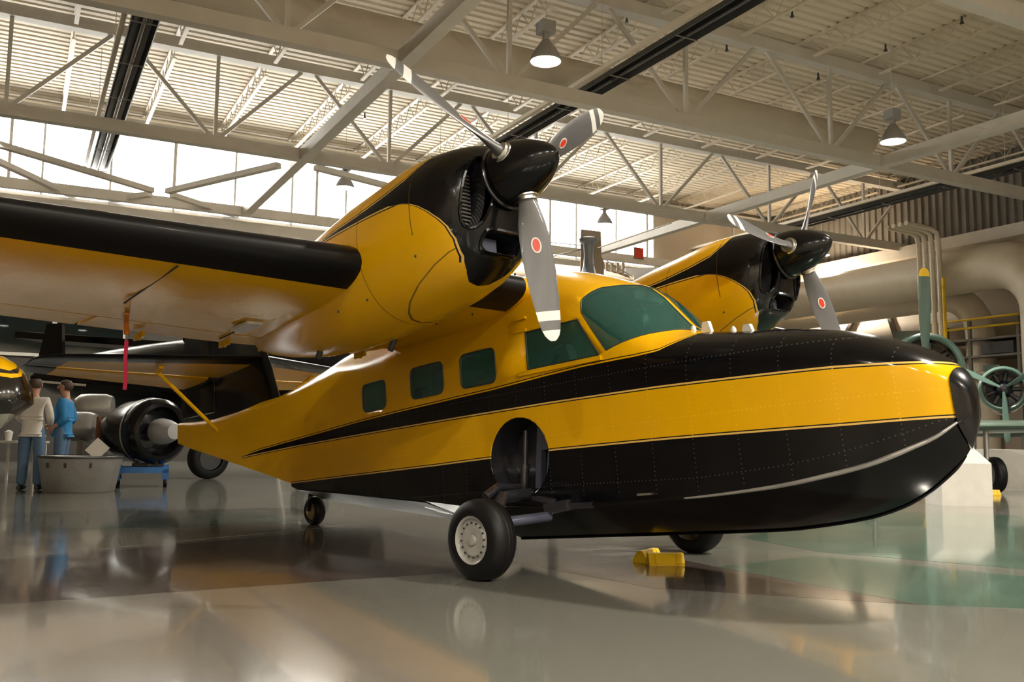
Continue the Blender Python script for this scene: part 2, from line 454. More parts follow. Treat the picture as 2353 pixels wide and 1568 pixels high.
HYW = [0.015, 0.07, 0.145, 0.2, 0.255, 0.305, 0.345, 0.395, 0.45, 0.5, 0.535, 0.56, 0.57, 0.575, 0.58, 0.585, 0.59, 0.593, 0.595, 0.597, 0.6, 0.6, 0.6, 0.6, 0.6, 0.6, 0.6, 0.585, 0.565, 0.53, 0.485, 0.445, 0.4, 0.392, 0.391, 0.35, 0.305, 0.25, 0.168, 0.1, 0.04]
HZS = [1.12, 1.15, 1.2, 1.23, 1.27, 1.31, 1.34, 1.37, 1.39, 1.41, 1.43, 1.46, 1.48, 1.5, 1.53, 1.575, 1.62, 1.68, 1.8, 1.9, 1.93, 1.95, 1.95, 1.95, 1.95, 1.95, 1.95, 1.93, 1.9, 1.93, 1.98, 1.96, 1.93, 1.925, 1.925, 1.905, 1.9, 1.88, 1.88, 1.92, 1.98]
HZT = [1.13, 1.2, 1.285, 1.34, 1.395, 1.455, 1.5, 1.56, 1.625, 1.68, 1.715, 1.755, 1.785, 1.805, 1.86, 1.975, 2.09, 2.175, 2.23, 2.265, 2.32, 2.4, 2.46, 2.5, 2.51, 2.51, 2.51, 2.49, 2.46, 2.39, 2.27, 2.18, 2.09, 2.075, 2.075, 2.035, 2.03, 2, 1.985, 2.01, 2.05]
HN = [2, 2, 2, 2, 2, 2.1, 2.2, 2.3, 2.3, 2.3, 2.3, 2.3, 2.2, 2.1, 2, 1.9, 1.9, 1.95, 2.05, 2.1, 2.15, 2.2, 2.2, 2.3, 2.3, 2.3, 2.3, 2.3, 2.2, 2, 2.4, 2.4, 2.4, 2.4, 2.4, 2.4, 2.4, 2.4, 2.4, 2.4, 2.4]
def pchip(xs, ys, xn):
    h = [xs[k+1] - xs[k] for k in range(len(xs)-1)]; d = [(ys[k+1] - ys[k]) / h[k] for k in range(len(h))]
    m = [d[0]] + [0 if d[k-1] * d[k] <= 0 else 2 * d[k-1] * d[k] / (d[k-1] + d[k]) for k in range(1, len(d))] + [d[-1]]
    out = []
    for x in xn:
        k = min(max(int(np.searchsorted(xs, x) - 1), 0), len(h) - 1); t = (x - xs[k]) / h[k]
        out.append((2*t**3 - 3*t*t + 1) * ys[k] + (t**3 - 2*t*t + t) * h[k] * m[k] + (-2*t**3 + 3*t*t) * ys[k+1] + (t**3 - t*t) * h[k] * m[k+1])
    return out
NB = 12                       # stations of the bow that get finer, smooth in-between stations
_xo = HX[:NB + 1]; _xf = []
for k in range(NB): _xf += list(np.linspace(_xo[k], _xo[k+1], 4)[:-1])
_xf.append(_xo[-1]); _neg = [-v for v in _xo]
_fine = [pchip(_neg, A[:NB + 1], [-v for v in _xf]) for A in (HZK, HYC, HZC, HYW, HZS, HZT, HN)]
for A, F in zip((HZK, HYC, HZC, HYW, HZS, HZT, HN), _fine): A[:NB + 1] = F
HX[:NB + 1] = _xf
OFS = len(_xf) - (NB + 1)
def hull_half(i):
    zk, yc, zc, yw, zs, zt, n = HZK[i], HYC[i], HZC[i], HYW[i], HZS[i], HZT[i], HN[i]
    pts = []
    for k in range(5):
        f = k / 5; pts.append((yc * f, zk + (zc - zk) * (f ** 1.12)))
    pts.append((yc, zc))
    zs = max(zs, zc + .005); zt = max(zt, zs + .005)
    for k in range(1, 9):
        f = k / 8; pts.append((yc + (yw - yc) * math.sin(f * PI / 2), zc + (zs - zc) * f))
    for k in range(1, 13):
        a = (k / 12) * PI / 2
        pts.append((yw * max(math.cos(a), 0) ** (2 / n), zs + (zt - zs) * max(math.sin(a), 0) ** (2 / n)))
    pts[-1] = (0.0, zt)
    return pts
rings = []
# refine between stations
for i in range(len(HX)):
    h = hull_half(i)
    full = [(HX[i], -y, z) for y, z in h] + [(HX[i], y, z) for y, z in reversed(h[1:-1])]
    rings.append(full)
hm = MB(); hm.loft(rings)
hull = P(hm, 'hull', [M['hull'], M['teal']], None, 28)

def cut_region(obj, poly, axis, keep, name=None, mat=None, parent=None, smooth=30, delete=True):
    """cut a convex outline (2-D, seen along axis 1 = y or 0 = x) out of obj's skin; the piece becomes a mesh of its own"""
    me = obj.data; bm = bmesh.new(); bm.from_mesh(me)
    i0, i1 = (0, 2) if axis == 1 else (1, 2)
    lo = [min(p[k] for p in poly) - .03 for k in (0, 1)]; hi = [max(p[k] for p in poly) + .03 for k in (0, 1)]
    area = sum(poly[k][0] * poly[(k+1) % len(poly)][1] - poly[(k+1) % len(poly)][0] * poly[k][1] for k in range(len(poly)))
    if area < 0: poly = poly[::-1]
    def near(f):
        if not keep(f.calc_center_median()): return False
        xs = [v.co[i0] for v in f.verts]; zs = [v.co[i1] for v in f.verts]
        return max(xs) > lo[0] and min(xs) < hi[0] and max(zs) > lo[1] and min(zs) < hi[1]
    for k in range(len(poly)):
        a, b = poly[k], poly[(k+1) % len(poly)]
        nx, nz = (b[1] - a[1]), -(b[0] - a[0])
        co = [0, 0, 0]; no = [0, 0, 0]; co[i0], co[i1] = a; no[i0], no[i1] = nx, nz
        fs = [f for f in bm.faces if near(f)]
        geom = list({e for f in fs for e in f.edges}) + fs + list({v for f in fs for v in f.verts})
        bmesh.ops.bisect_plane(bm, geom=geom, plane_co=co, plane_no=no, dist=1e-5)
    def inside(c):
        for k in range(len(poly)):
            a, b = poly[k], poly[(k+1) % len(poly)]
            if (b[0]-a[0]) * (c[i1]-a[1]) - (b[1]-a[1]) * (c[i0]-a[0]) < -1e-7: return False
        return True
    sel = [f for f in bm.faces if keep(f.calc_center_median()) and inside(f.calc_center_median())]
    out = None
    if name:
        idx = {}; vs = []; fs2 = []
        for f in sel:
            q = []
            for v in f.verts:
                if v.index not in idx or True:
                    key = tuple(round(c, 6) for c in v.co)
                    if key not in idx: idx[key] = len(vs); vs.append(tuple(v.co))
                    q.append(idx[key])
            fs2.append(tuple(q))
        mb = MB(); mb.add(vs, fs2)
        out = mb.build(name, mat, parent or obj.parent, smooth, fix=False)
    edge = [e for e in {e for f in sel for e in f.edges} if sum(1 for f in e.link_faces if f in set(sel)) == 1] if len(sel) < 4000 else []
    loop = [(e.verts[0].co.copy(), e.verts[1].co.copy()) for e in edge]
    if delete: bmesh.ops.delete(bm, geom=sel, context='FACES')
    bm.to_mesh(me); bm.free(); me.set_sharp_from_angle(angle=R(28))
    return out, loop
def rrect(x0, x1, z0, z1, r, n=4):
    pts = []
    for cx, cz, a0 in ((x1 - r, z1 - r, 0), (x0 + r, z1 - r, 90), (x0 + r, z0 + r, 180), (x1 - r, z0 + r, 270)):
        for k in range(n + 1):
            a = R(a0 + 90 * k / n); pts.append((cx + r * math.cos(a), cz + r * math.sin(a)))
    return pts
def rim(loop, r, name, mat, parent):
    mb = MB()
    for a, b in loop: mb.tube([a, b], r, 5)
    return mb.build(name, mat, parent, 60)
bmh = bmesh.new(); bmh.from_mesh(hull.data)
for yy in (-.03, .03):            # split the skin along the windshield's centre post
    fs = [f for f in bmh.faces if -2.25 < f.calc_center_median().x < -1.35 and f.calc_center_median().z > 1.6]
    bmesh.ops.bisect_plane(bmh, geom=list({e for f in fs for e in f.edges}) + fs + list({v for f in fs for v in f.verts}), plane_co=(0, yy, 0), plane_no=(0, 1, 0), dist=1e-5)
bmh.to_mesh(hull.data); bmh.free()
sides = {-1: (lambda c: c.y < -.05), 1: (lambda c: c.y > .05)}
for s in (-1, 1):
    kp = sides[s]
    for nm, poly in (('cabin_window', rrect(-3.335, -2.945, 1.628, 1.886, .05)), ('cabin_window', rrect(-3.98, -3.55, 1.628, 1.878, .055)), ('cabin_window', rrect(-4.735, -4.36, 1.612, 1.85, .05)),
                     ('cockpit_side_window', [(-2.612, 1.668), (-1.955, 1.668), (-2.118, 1.936), (-2.612, 1.936)])):
        o, lp = cut_region(hull, poly, 1, kp, nm, M['cabglass'], sp)
        rim(lp, .006, 'window_seal', M['darkcab'], o)
    ws = [(-1.89, 1.685), (-1.53, 1.80), (-1.40, 1.84), (-1.70, 2.15), (-1.83, 2.19), (-1.96, 2.205), (-2.06, 2.17), (-2.115, 2.08), (-2.085, 1.98)]
    o, lp = cut_region(hull, ws, 1, (lambda c, s=s: c.y * s > .031), 'windshield', M['cabglass'], sp)
    rim(lp, .005, 'window_seal', M['darkcab'], o)
    # wheel well
    ell = [(-2.762 + .298 * math.cos(2*PI*k/28), 1.06 + .285 * math.sin(2*PI*k/28)) for k in range(28)]
    _, lp = cut_region(hull, ell, 1, (lambda c, s=s: c.y * s > .3))
    wb = MB()
    ring0 = [(x, s * .588, z) for x, z in ell]; ring1 = [(-2.762 + (x + 2.762) * .97, s * .34, 1.06 + (z - 1.06) * .97) for x, z in ell]
    wb.loft([ring0, ring1], True, False, True)
    well = wb.build('wheel_well', M['gearblack'], sp, 30)
    # ribs and linkage inside the well
    q = MB(); q.bar((-2.76, s * .40, .84), (-2.70, s * .40, 1.30), .05, .05); q.bar((-2.66, s * .42, .85), (-2.60, s * .42, 1.16), .03, .03); q.bar((-2.70, s * .40, 1.19), (-2.5, s * .38, 1.19), .05, .16)
    q.build('well_frame', M['bluegrey'], well)
    q = MB(); q.tube([(-2.87, s * .46, .80), (-2.84, s * .46, 1.02)], .033, 12); q.tube([(-2.84, s * .46, 1.02), (-2.81, s * .46, 1.26)], .02, 10); q.lathe([(0, .04), (.03, .04)], (-2.845, s * .46, .98), (0.1, 0, 1), 12, True, True)
    q.build('retraction_strut', M['gearblack'], well, 40)
sol = hull.modifiers.new('skin', 'SOLIDIFY'); sol.thickness = .018; sol.offset = -1; sol.material_offset = 1; sol.material_offset_rim = 0
# bow bumper wrapping the stem
bm_ = MB(); rg = []
for i in range(0, 8):
    x = HX[i]; h = hull_half(i); rg.append([(x + .006, -y * 1.05 - .002, z + (.006 if z > 1.12 else -.006)) for y, z in h] + [(x + .006, y * 1.05 + .002, z + (.006 if z > 1.12 else -.006)) for y, z in reversed(h[1:-1])])
bm_.loft(rg, True, True, False)
P(bm_, 'bow_bumper', M['black'], hull, 40)
# spray rails along the bow chines, keel strip
for s in (-1, 1):
    pts = [(HX[i], s * (HYC[i] + .006), HZC[i] - .004) for i in range(5, 12 + OFS)]
    r_ = MB(); r_.tube(pts, [.006 + .008 * math.sin(PI * k / (len(pts) - 1)) for k in range(len(pts))], 6); P(r_, 'spray_rail', M['alu'], hull, 60)
    pts = [(HX[i], s * (HYC[i] + .010), HZC[i] - .002) for i in range(11 + OFS, 25 + OFS)]
    r_ = MB(); r_.tube(pts, .011, 6); P(r_, 'chine_strip', M['black'], hull, 60)
    r_ = MB(); r_.tube([(.093, s * .128, 1.03), (.085, s * .07, .955), (.078, s * .008, .872)], .0045, 5); P(r_, 'bumper_seam', M['whitepaint'], hull, 60)
kb = MB(); kb.tube([(HX[i], 0, HZK[i] - .002) for i in range(9, 26 + OFS)], [.002, .005, .008] + [.011] * (14 + OFS), 6); P(kb, 'keel_strip', M['black'], hull, 60)
# dull metal afterbody planing bottom
for s in (-1, 1):
    ab = MB()
    a = [(HX[i], s * .02, HZK[i] - .004) for i in range(27 + OFS, 34 + OFS)]; b = [(HX[i], s * (HYC[i] - .015), HZC[i] - .012) for i in range(27 + OFS, 34 + OFS)]
    for k in range(7):
        pass
    n_ = len(a); ab.add(a + b, [(k, k + 1, n_ + k + 1, n_ + k) for k in range(n_ - 1)])
    P(ab, 'afterbody_plate', M['alu'] if False else M['darkgrey'], hull)
# cockpit sliding-window rails, roof handles
for s in (-1, 1):
    q = MB(); q.bar((-2.70, s * .607, 1.645), (-1.93, s * .603, 1.645), .02, .03); P(q, 'window_rail', M['yellow'], hull)
    q = MB(); q.bar((-2.72, s * .60, 2.045), (-2.60, s * .598, 2.045), .03, .02); P(q, 'door_hinge', M['yellow'], hull); q = MB(); q.bar((-2.74, s * .602, 1.955), (-2.60, s * .60, 1.955), .03, .02); P(q, 'door_hinge', M['yellow'], hull)
# interior: floor, panel, seats, yokes, overhead throttle
q = MB(); q.box((-4.7, -.32, 1.10), (-1.7, .32, 1.14)); P(q, 'cabin_floor', M['darkcab'])
q = MB(); q.box((-1.64, -.42, 1.30), (-1.56, .42, 1.66)); q.box((-1.78, -.30, 1.66), (-1.58, .30, 1.70)); P(q, 'instrument_panel', M['darkcab'])
for x, zb_ in ((-2.35, 1.80), (-3.2, 1.72), (-4.05, 1.70)):
    for s in (-1, 1):
        q = MB(); q.box((x - .22, s * .27 - .19, 1.30), (x + .25, s * .27 + .19, 1.42)); q.bar((x - .20, s * .27, 1.40), (x - .33, s * .27, zb_), .38, .09, (0, 1, 0)); P(q, 'seat', M['darkcab'])
for s in (-1, 1):
    q = MB(); q.tube([(-1.62, s * .26, 1.62), (-1.85, s * .26, 1.66)], .012, 6); q.lathe([(0, .11), (.015, .115), (.03, .11)], (-1.86, s * .26, 1.66), (1, 0, .2), 16); P(q, 'control_wheel', M['darkcab'], None, 40)
q = MB(); q.tube([(-2.05, 0, 2.16), (-2.0, -.05, 2.06), (-1.92, -.10, 2.0)], .014, 6); q.box((-2.2, -.16, 2.10), (-1.95, .16, 2.17)); q.sphere((-1.92, -.10, 1.93), .035, .05, .06, 10, 6); P(q, 'overhead_throttle', M['darkcab'], None, 40)
q = MB(); q.box((-4.95, -.40, 1.10), (-4.9, .40, 2.05)); P(q, 'cabin_bulkhead', M['teal'])
# antennas and cleats on the nose deck
for x, h, c in ((-1.40, .055, .08), (-1.10, .035, .06)):
    q = MB(); zt = interp(-x, [-a for a in HX], HZT); q.add([(x + .045, -.16, zt - .03), (x - .045, -.16, zt - .03), (x - .02, -.16, zt + h), (x + .02, -.16, zt + h), (x + .045, -.13, zt - .03), (x - .045, -.13, zt - .03), (x - .02, -.13, zt + h), (x + .025, -.13, zt + h)], [(0,1,2,3), (4,7,6,5), (0,4,5,1), (1,5,6,2), (2,6,7,3), (3,7,4,0)])
    P(q, 'mooring_cleat', M['whitepaint'], hull)
for x in (-1.50, -1.2):
    q = MB(); zt = interp(-x, [-a for a in HX], HZT); q.lathe([(0, .02), (.03, .018), (.045, .006)], (x, -.15, zt - .02), (0, 0, 1), 8, True, True); P(q, 'deck_stud', M['whitepaint'], hull, 40)
q = MB(); q.box((-1.73, -.60, .738), (-1.62, -.575, .752)); P(q, 'footstep', M['silver'], hull)
q = MB(); q.box((-1.73, .575, .738), (-1.62, .60, .752)); P(q, 'footstep', M['silver'], hull)

# ---- wing
def wing_par(y):
    a = abs(y)
    xl = -2.58 - .045 * max(0, a - 1.6); xt = -4.68 + .13 * max(0, a - 1.9)
    t = interp(a, [0, 1.9, 4, 6.0, 6.25], [.165, .165, .132, .11, .06])
    zl = interp(a, [0, 2, 4, 6.2], [2.275, 2.275, 2.262, 2.262]); zt = interp(a, [0, 2, 4, 6.2], [2.15, 2.15, 2.155, 2.175])
    return xl, xt, zl, zt, t
def foil(y, f0=0.0, f1=1.0, n=14, off=0.0):
    """closed ring of an aerofoil between chord fractions f0..f1 (upper surface aft to nose, lower surface back)"""
    xl, xt, zl, zt, t = wing_par(y); c = xl - xt
    if abs(y) > 5.8:
        k = (abs(y) - 5.8) / .46; sh = math.sqrt(max(1 - k * k, .02)); m = (xl + xt) / 2; xl = m + c / 2 * sh; xt = m - c / 2 * sh; c = xl - xt
    def th(f): return 5 * t * c * (.2969 * math.sqrt(f) - .126 * f - .3516 * f * f + .2843 * f ** 3 - .1015 * f ** 4)
    def cam_(f): return .02 * c * (1 - (2 * f - .7) ** 2 / 1.7)
    fs = [f0 + (f1 - f0) * (1 - math.cos(PI * k / (2 * n))) for k in range(n + 1)]
    def pt(f, s):
        return (xl - c * f + off * (1 if f < .03 else 0), y, zl + (zt - zl) * f + cam_(f) - cam_(0) + s * (th(f) + off))
    up = [pt(f, 1) for f in reversed(fs)]; lo = [pt(f, -1) for f in fs]
    if f0 == 0: lo = lo[1:]
    return up + lo
wing = MB()
ys = list(np.linspace(-5.8, 5.8, 59))
wing.loft([foil(y, 0, .79) for y in ys])
wing_o = P(wing, 'wing', M['wingyellow'], None, 35)
for s in (-1, 1):
    q = MB(); q.loft([foil(s * y, 0, 1) for y in (5.8, 5.95, 6.08, 6.17, 6.22, 6.245)]); P(q, 'wing_tip', M['yellow'], None, 40)
    q = MB(); q.loft([foil(s * y, .80, 1, 6) for y in np.linspace(.64, 3.0, 9)]); P(q, 'flap', M['wingyellow'], None, 35)
    q = MB(); q.loft([foil(s * y, .80, 1, 6) for y in np.linspace(3.03, 5.79, 9)]); P(q, 'aileron', M['wingyellow'], None, 35)
    q = MB(); q.loft([foil(s * y, 0, .105, 10, .005) for y in np.linspace(1.95, 5.75, 20)]); P(q, 'leading_edge_boot', M['boot'], wing_o, 35)
    q = MB(); q.loft([foil(s * y, 0, .105, 10, .005) for y in np.linspace(.60, 1.3, 5)]); P(q, 'leading_edge_boot', M['boot'], wing_o, 35)
    for y in (.72, .98, 1.62, 1.95, 2.6):
        q = MB(); q.bar((-4.40, s * y, 2.072), (-4.56, s * y, 2.068), .016, .045); q.lathe([(-.010, .024), (.010, .024)], (-4.48, s * y, 2.062), (0, 1, 0), 12, True, True); P(q, 'flap_hinge', M['yellow'], wing_o, 40)
    for a_, b2_ in (((-2.85, s * 3.05, 2.136), (-3.6, s * 3.05, 2.078)), ((-2.9, s * 2.08, 2.126), (-4.3, s * 2.08, 2.060))):
        q = MB(); q.bar(a_, b2_, .008, .006); P(q, 'panel_seam', M['darkcab'], wing_o)
    zz = 2.075
    q = MB(); q.add([(-3.70, s * 2.18, zz), (-3.70, s * 2.06, zz), (-3.94, s * 2.06, zz - .012), (-3.94, s * 2.18, zz - .012), (-3.70, s * 2.18, zz - .02), (-3.70, s * 2.06, zz - .02), (-3.94, s * 2.06, zz - .032), (-3.94, s * 2.18, zz - .032)], [(0,1,2,3), (7,6,5,4), (0,4,5,1), (1,5,6,2), (2,6,7,3), (3,7,4,0)])
    P(q, 'access_plate', M['whitepaint'], wing_o, None, 'small white plate under the wing')

# ---- engine nacelles
NY = 1.5787
def nacelle_paint():
    t = NT('nacelle_yellow_black_paint'); X, Y, Z = t.xyz()
    fz = t.curve(Z, [(1.7, -2.10), (1.96, -2.09), (2.03, -2.02), (2.085, -1.945), (2.15, -1.897), (2.235, -1.87), (2.304, -1.88), (2.352, -1.912), (2.409, -1.975), (2.458, -2.049), (2.485, -2.11), (2.505, -2.18), (2.52, -2.30), (3.2, -2.34)])
    tt = t.curve(X, [(-4.9, 2.46), (-3.3, 2.485), (-2.94, 2.499), (-2.53, 2.518), (-2.3, 2.524), (-1.5, 2.53)])
    cr = t.curve(X, [(-4.9, 2.3), (-3.2, 2.49), (-2.877, 2.527), (-2.685, 2.548), (-2.507, 2.579), (-2.386, 2.602), (-2.186, 2.658), (-2.076, 2.75), (-2.03, 2.95), (-1.5, 3.0)])
    dx = t.sub(fz, X); dz = t.sub(tt, Z); dist = t.math('MINIMUM', dx, dz)
    dc = t.sub(Z, cr)
    yl = t.mx(t.gt(dist, 0), t.gt(dc, 0)); black = t.sub(1, yl)
    d2 = t.mx(dist, dc); hi_ = t.gt(Z, 2.12); pin = t.mul(t.between(d2, .010, .018), hi_)
    n = t.noise(1.8, 4); col = t.mix(n, tuple(c * .92 for c in YEL), tuple(min(1, c * 1.06) for c in YEL))
    col = t.mix(t.mul(t.between(d2, 0, .010), hi_), col, CREAM); col = t.mix(pin, col, (.012, .01, .006)); col = t.mix(black, col, BLK)
    seam = t.mx(t.mul(t.lt(t.math('ABSOLUTE', t.sub(X, -2.12)), .004), t.gt(Z, 2.3)), t.lt(t.math('ABSOLUTE', t.sub(X, -2.62)), .003))
    seam = t.mx(seam, t.mul(t.lt(t.math('ABSOLUTE', t.sub(t.sub(Z, 2.19), t.mul(t.add(X, 1.9), .42))), .003), t.between(X, -2.6, -1.9)))
    col = t.mix(t.mul(seam, .8), col, (.05, .035, .01))
    t.set(Base_Color=col, Roughness=.22); t.b.inputs['Specular IOR Level'].default_value = .3; t.b.inputs['Coat Weight'].default_value = .15; t.b.inputs['Coat Roughness'].default_value = .05
    return t.mat
M['nacelle'] = nacelle_paint()
NS = [  # x, top z, bottom z, half width, exponent
    (-1.725, 2.735, 2.46, .16, 2.0), (-1.735, 2.775, 2.40, .22, 2.0), (-1.755, 2.80, 2.31, .275, 2.1), (-1.79, 2.822, 2.22, .32, 2.15), (-1.85, 2.84, 2.135, .36, 2.2), (-1.94, 2.853, 2.065, .39, 2.25), (-2.06, 2.862, 2.01, .41, 2.3),
    (-2.22, 2.868, 1.965, .425, 2.3), (-2.40, 2.85, 1.93, .435, 2.25), (-2.62, 2.815, 1.90, .44, 2.2), (-2.85, 2.78, 1.875, .44, 2.2), (-3.1, 2.735, 1.86, .43, 2.1), (-3.35, 2.685, 1.855, .41, 2.1), (-3.6, 2.625, 1.86, .375, 2.0), (-3.85, 2.55, 1.885, .33, 2.0),
    (-4.1, 2.47, 1.925, .27, 2.0), (-4.35, 2.385, 1.98, .19, 2.0), (-4.55, 2.30, 2.04, .10, 2.0), (-4.66, 2.23, 2.10, .03, 2.0)]
def nac_ring(x, zt, zb, hy, n, yo, m=40):
    zc = interp(x, [-4.7, -3.0, -1.7], [2.17, 2.36, 2.52]); zc = min(max(zc, zb + .02), zt - .02); pts = []
    for k in range(m):
        a = 2 * PI * k / m; cs, sn = math.cos(a), math.sin(a)
        yy = hy * math.copysign(abs(cs) ** (2 / n), cs); zz = (zt - zc if sn > 0 else zc - zb) * math.copysign(abs(sn) ** (2 / n), sn)
        pts.append((x, yo + yy, zc + zz))
    return pts
for s in (-1, 1):
    yo = s * NY
    q = MB(); q.loft([nac_ring(*a, yo) for a in NS]); nac = P(q, 'engine_nacelle', M['nacelle'], None, 40)
    # cooling inlets either side of the spinner and the chin scoop
    for e in (-1, 1):
        cy, cz = yo + e * .205, 2.50
        poly = [(cy + .10 * math.cos(2*PI*k/20) + e * .05 * math.sin(2*PI*k/20) * -.6, cz + .215 * math.sin(2*PI*k/20)) for k in range(20)]
        o_, lp = cut_region(nac, poly, 0, (lambda c: c.x > -2.05))
        q = MB(); q.loft([[(-1.80, y, z) for y, z in poly], [(-2.04, yo + (y - yo) * .98, z) for y, z in poly]], True, False, True)
        inl = q.build('cooling_inlet', M['gearblack'], nac, 30)
        q = MB()
        for k in range(14):
            zz = cz - .15 + .3 * k / 13
            q.box((-2.02, cy - .075, zz - .004), (-1.90, cy + .075, zz + .004))
        tag(q.build('cylinder_fins', M['alu'], nac), kind='stuff')
        rim(lp, .010, 'inlet_lip', M['black'], nac)
    poly = rrect(yo - .15, yo + .15, 2.17, 2.295, .05)
    o_, lp = cut_region(nac, poly, 0, (lambda c: c.x > -2.1))
    q = MB(); q.loft([[(-1.80, y, z) for y, z in poly], [(-2.08, y, z) for y, z in poly]], True, False, True); q.build('chin_scoop', M['gearblack'], nac, 30)
    q = MB(); q.box((-2.05, yo - .13, 2.18), (-1.86, yo + .02, 2.27)); q.build('oil_cooler', M['bluegrey'], nac)
    rim(lp, .012, 'scoop_lip', M['black'], nac)
    # exhaust outlets, fuel vents, latches
    for x, z, e in ((-3.05, 1.865, .16), (-3.55, 1.875, -.1)):
        q = MB(); q.tube([(x, yo + s * e * -1, z + .05), (x - .07, yo + s * e * -1, z - .035)], .022, 12, False); q.build('exhaust_stub', M['darkgrey'], nac, 40)
    for x, dy, z in ((-2.1, .40, 2.17), (-2.55, .425, 2.0), (-2.9, .40, 2.0)):
        for e in (-1, 1):
            q = MB(); q.sphere((x, yo + e * dy, z), .009, .006, .009, 8, 5); q.build('latch', M['darkcab'], nac)
    # propeller
    pr = bpy.data.objects.new('propeller', None); C.objects.link(pr); pr.parent = sp
    pr.location = (-1.589, yo, 2.621); pr.rotation_euler = (0, -R(4.1), 0)
    q = MB(); prof = [(-.12, .186), (-.10, .19)]
    for k in range(1, 15):
        f = k / 14; prof.append((-.10 + .385 * f, .185 * max(0, 1 - f ** 1.9) ** .72 + .004))
    q.lathe(prof, (0, 0, 0), (1, 0, 0), 40, True, True); q.build('spinner', M['black'], pr, 40)
    q = MB(); q.lathe([(-.135, .19), (-.13, .20), (-.118, .20), (-.113, .19)], (0, 0, 0), (1, 0, 0), 40, True, True); q.build('spinner_backplate', M['gearblack'], pr, 40)
    ph0 = R(34.93) if s < 0 else R(54.32)
    for k in range(3):
        ph = ph0 + k * 2 * PI / 3
        bl = MB(); rgs = []
        rs = [.10, .14, .19, .25, .33, .42, .52, .62, .72, .82, .90, .95, .985, 1.005, 1.0165]
        for r in rs:
            ch = interp(r, [.10, .15, .22, .33, .45, .58, .72, .85, .93, .97, 1.0, 1.017], [.085, .088, .115, .16, .183, .188, .175, .152, .13, .11, .075, .03])
            tk = interp(r, [.10, .16, .25, .4, .7, 1.017], [.083, .080, .052, .030, .018, .008])
            be = R(interp(r, [.1, .25, .5, .75, 1.017], [48, 44, 33, 24, 18]))
            ring = []
            for j in range(16):
                a = 2 * PI * j / 16; e_ = interp(r, [.1, .2, .4], [1, 1, 1.0]); cx = math.cos(a); sy = math.sin(a)
                c_ = ch / 2 * cx; t_ = tk / 2 * sy * (1.0 if r < .2 else (1 - .55 * max(0, -cx)))
                # chord direction: -y cos(be) + x sin(be); normal: x cos(be) + y sin(be)
                ring.append((c_ * math.sin(be) + t_ * math.cos(be), -c_ * math.cos(be) + t_ * math.sin(be), r))
            rgs.append(ring)
        bl.loft(rgs); bo = bl.build('blade', M['blade'], pr, 50); bo.rotation_euler = (ph - PI / 2, 0, 0)
        q = MB(); q.lathe([(.135, .062), (.14, .068), (.168, .068), (.172, .062)], (0, 0, 0), (0, 0, 1), 24, True, True); q.lathe([(.172, .056), (.19, .056)], (0, 0, 0), (0, 0, 1), 24, True, True)
        co = q.build('blade_collar', M['silver'], pr, 40); co.rotation_euler = (ph - PI / 2, 0, 0)
        # oval maker's decal on the front face of the blade
        for r0, a_, b_, mt, lift in ((.46, .030, .047, M['whitepaint'], .0), (.46, .021, .038, M['red'], .0012)):
            be = R(interp(r0, [.1, .25, .5, .75, 1.017], [48, 44, 33, 24, 18])); q = MB(); n_ = 24; vs = []
            for zf in (0, 1):
                for j in range(n_):
                    cc = a_ * math.cos(2*PI*j/n_); rr = b_ * math.sin(2*PI*j/n_)
                    be2 = R(interp(r0 + rr, [.1, .25, .5, .75, 1.017], [48, 44, 33, 24, 18])); tk = interp(r0 + rr, [.25, .4, .7], [.052, .030, .018])
                    t_ = tk / 2 * math.sqrt(max(0, 1 - (cc / .09) ** 2)) + .0012 + lift - zf * .004
                    vs.append((cc * math.sin(be2) + t_ * math.cos(be2), -cc * math.cos(be2) + t_ * math.sin(be2), r0 + rr))
            q.add(vs, [tuple(range(n_)), tuple(range(2*n_-1, n_-1, -1))] + [(j, (j+1) % n_, n_ + (j+1) % n_, n_ + j) for j in range(n_)])
            d_ = q.build('blade_decal', mt, pr); d_.rotation_euler = (ph - PI / 2, 0, 0)

# ---- tail
def sym_foil(le, te, t, n=10):
    le = Vector(le); te = Vector(te); c = le - te; L = c.length; ring = []
    fs = [(1 - math.cos(PI * k / n)) / 2 for k in range(n + 1)]
    def th(f): return 5 * t * L * (.2969 * math.sqrt(f) - .126 * f - .3516 * f * f + .2843 * f ** 3 - .1015 * f ** 4) + .001
    return [(le - c * f, th(f)) for f in reversed(fs)] + [(le - c * f, -th(f)) for f in fs[1:]]
def surf(stations, t, direction):
    d = Vector(direction); return [[p + d * h for p, h in sym_foil(a, b, t)] for a, b in stations]
fin = MB(); fin.loft(surf([((-6.95, 0, 1.98), (-8.55, 0, 1.94)), ((-7.05, 0, 2.08), (-8.55, 0, 2.1)), ((-7.25, 0, 2.5), (-8.58, 0, 2.5)), ((-7.6, 0, 3.1), (-8.62, 0, 3.1)), ((-7.85, 0, 3.5), (-8.66, 0, 3.5)), ((-8.1, 0, 3.68), (-8.66, 0, 3.64))], .10, (0, 1, 0)))
P(fin, 'fin', M['black'], None, 40)
rud = MB(); rud.loft(surf([((-8.57, 0, 2.08), (-9.45, 0, 2.09)), ((-8.59, 0, 2.5), (-9.50, 0, 2.5)), ((-8.63, 0, 3.1), (-9.40, 0, 3.1)), ((-8.67, 0, 3.5), (-9.2, 0, 3.5)), ((-8.68, 0, 3.66), (-8.95, 0, 3.66))], .09, (0, 1, 0)))
P(rud, 'rudder', M['black'], None, 40)
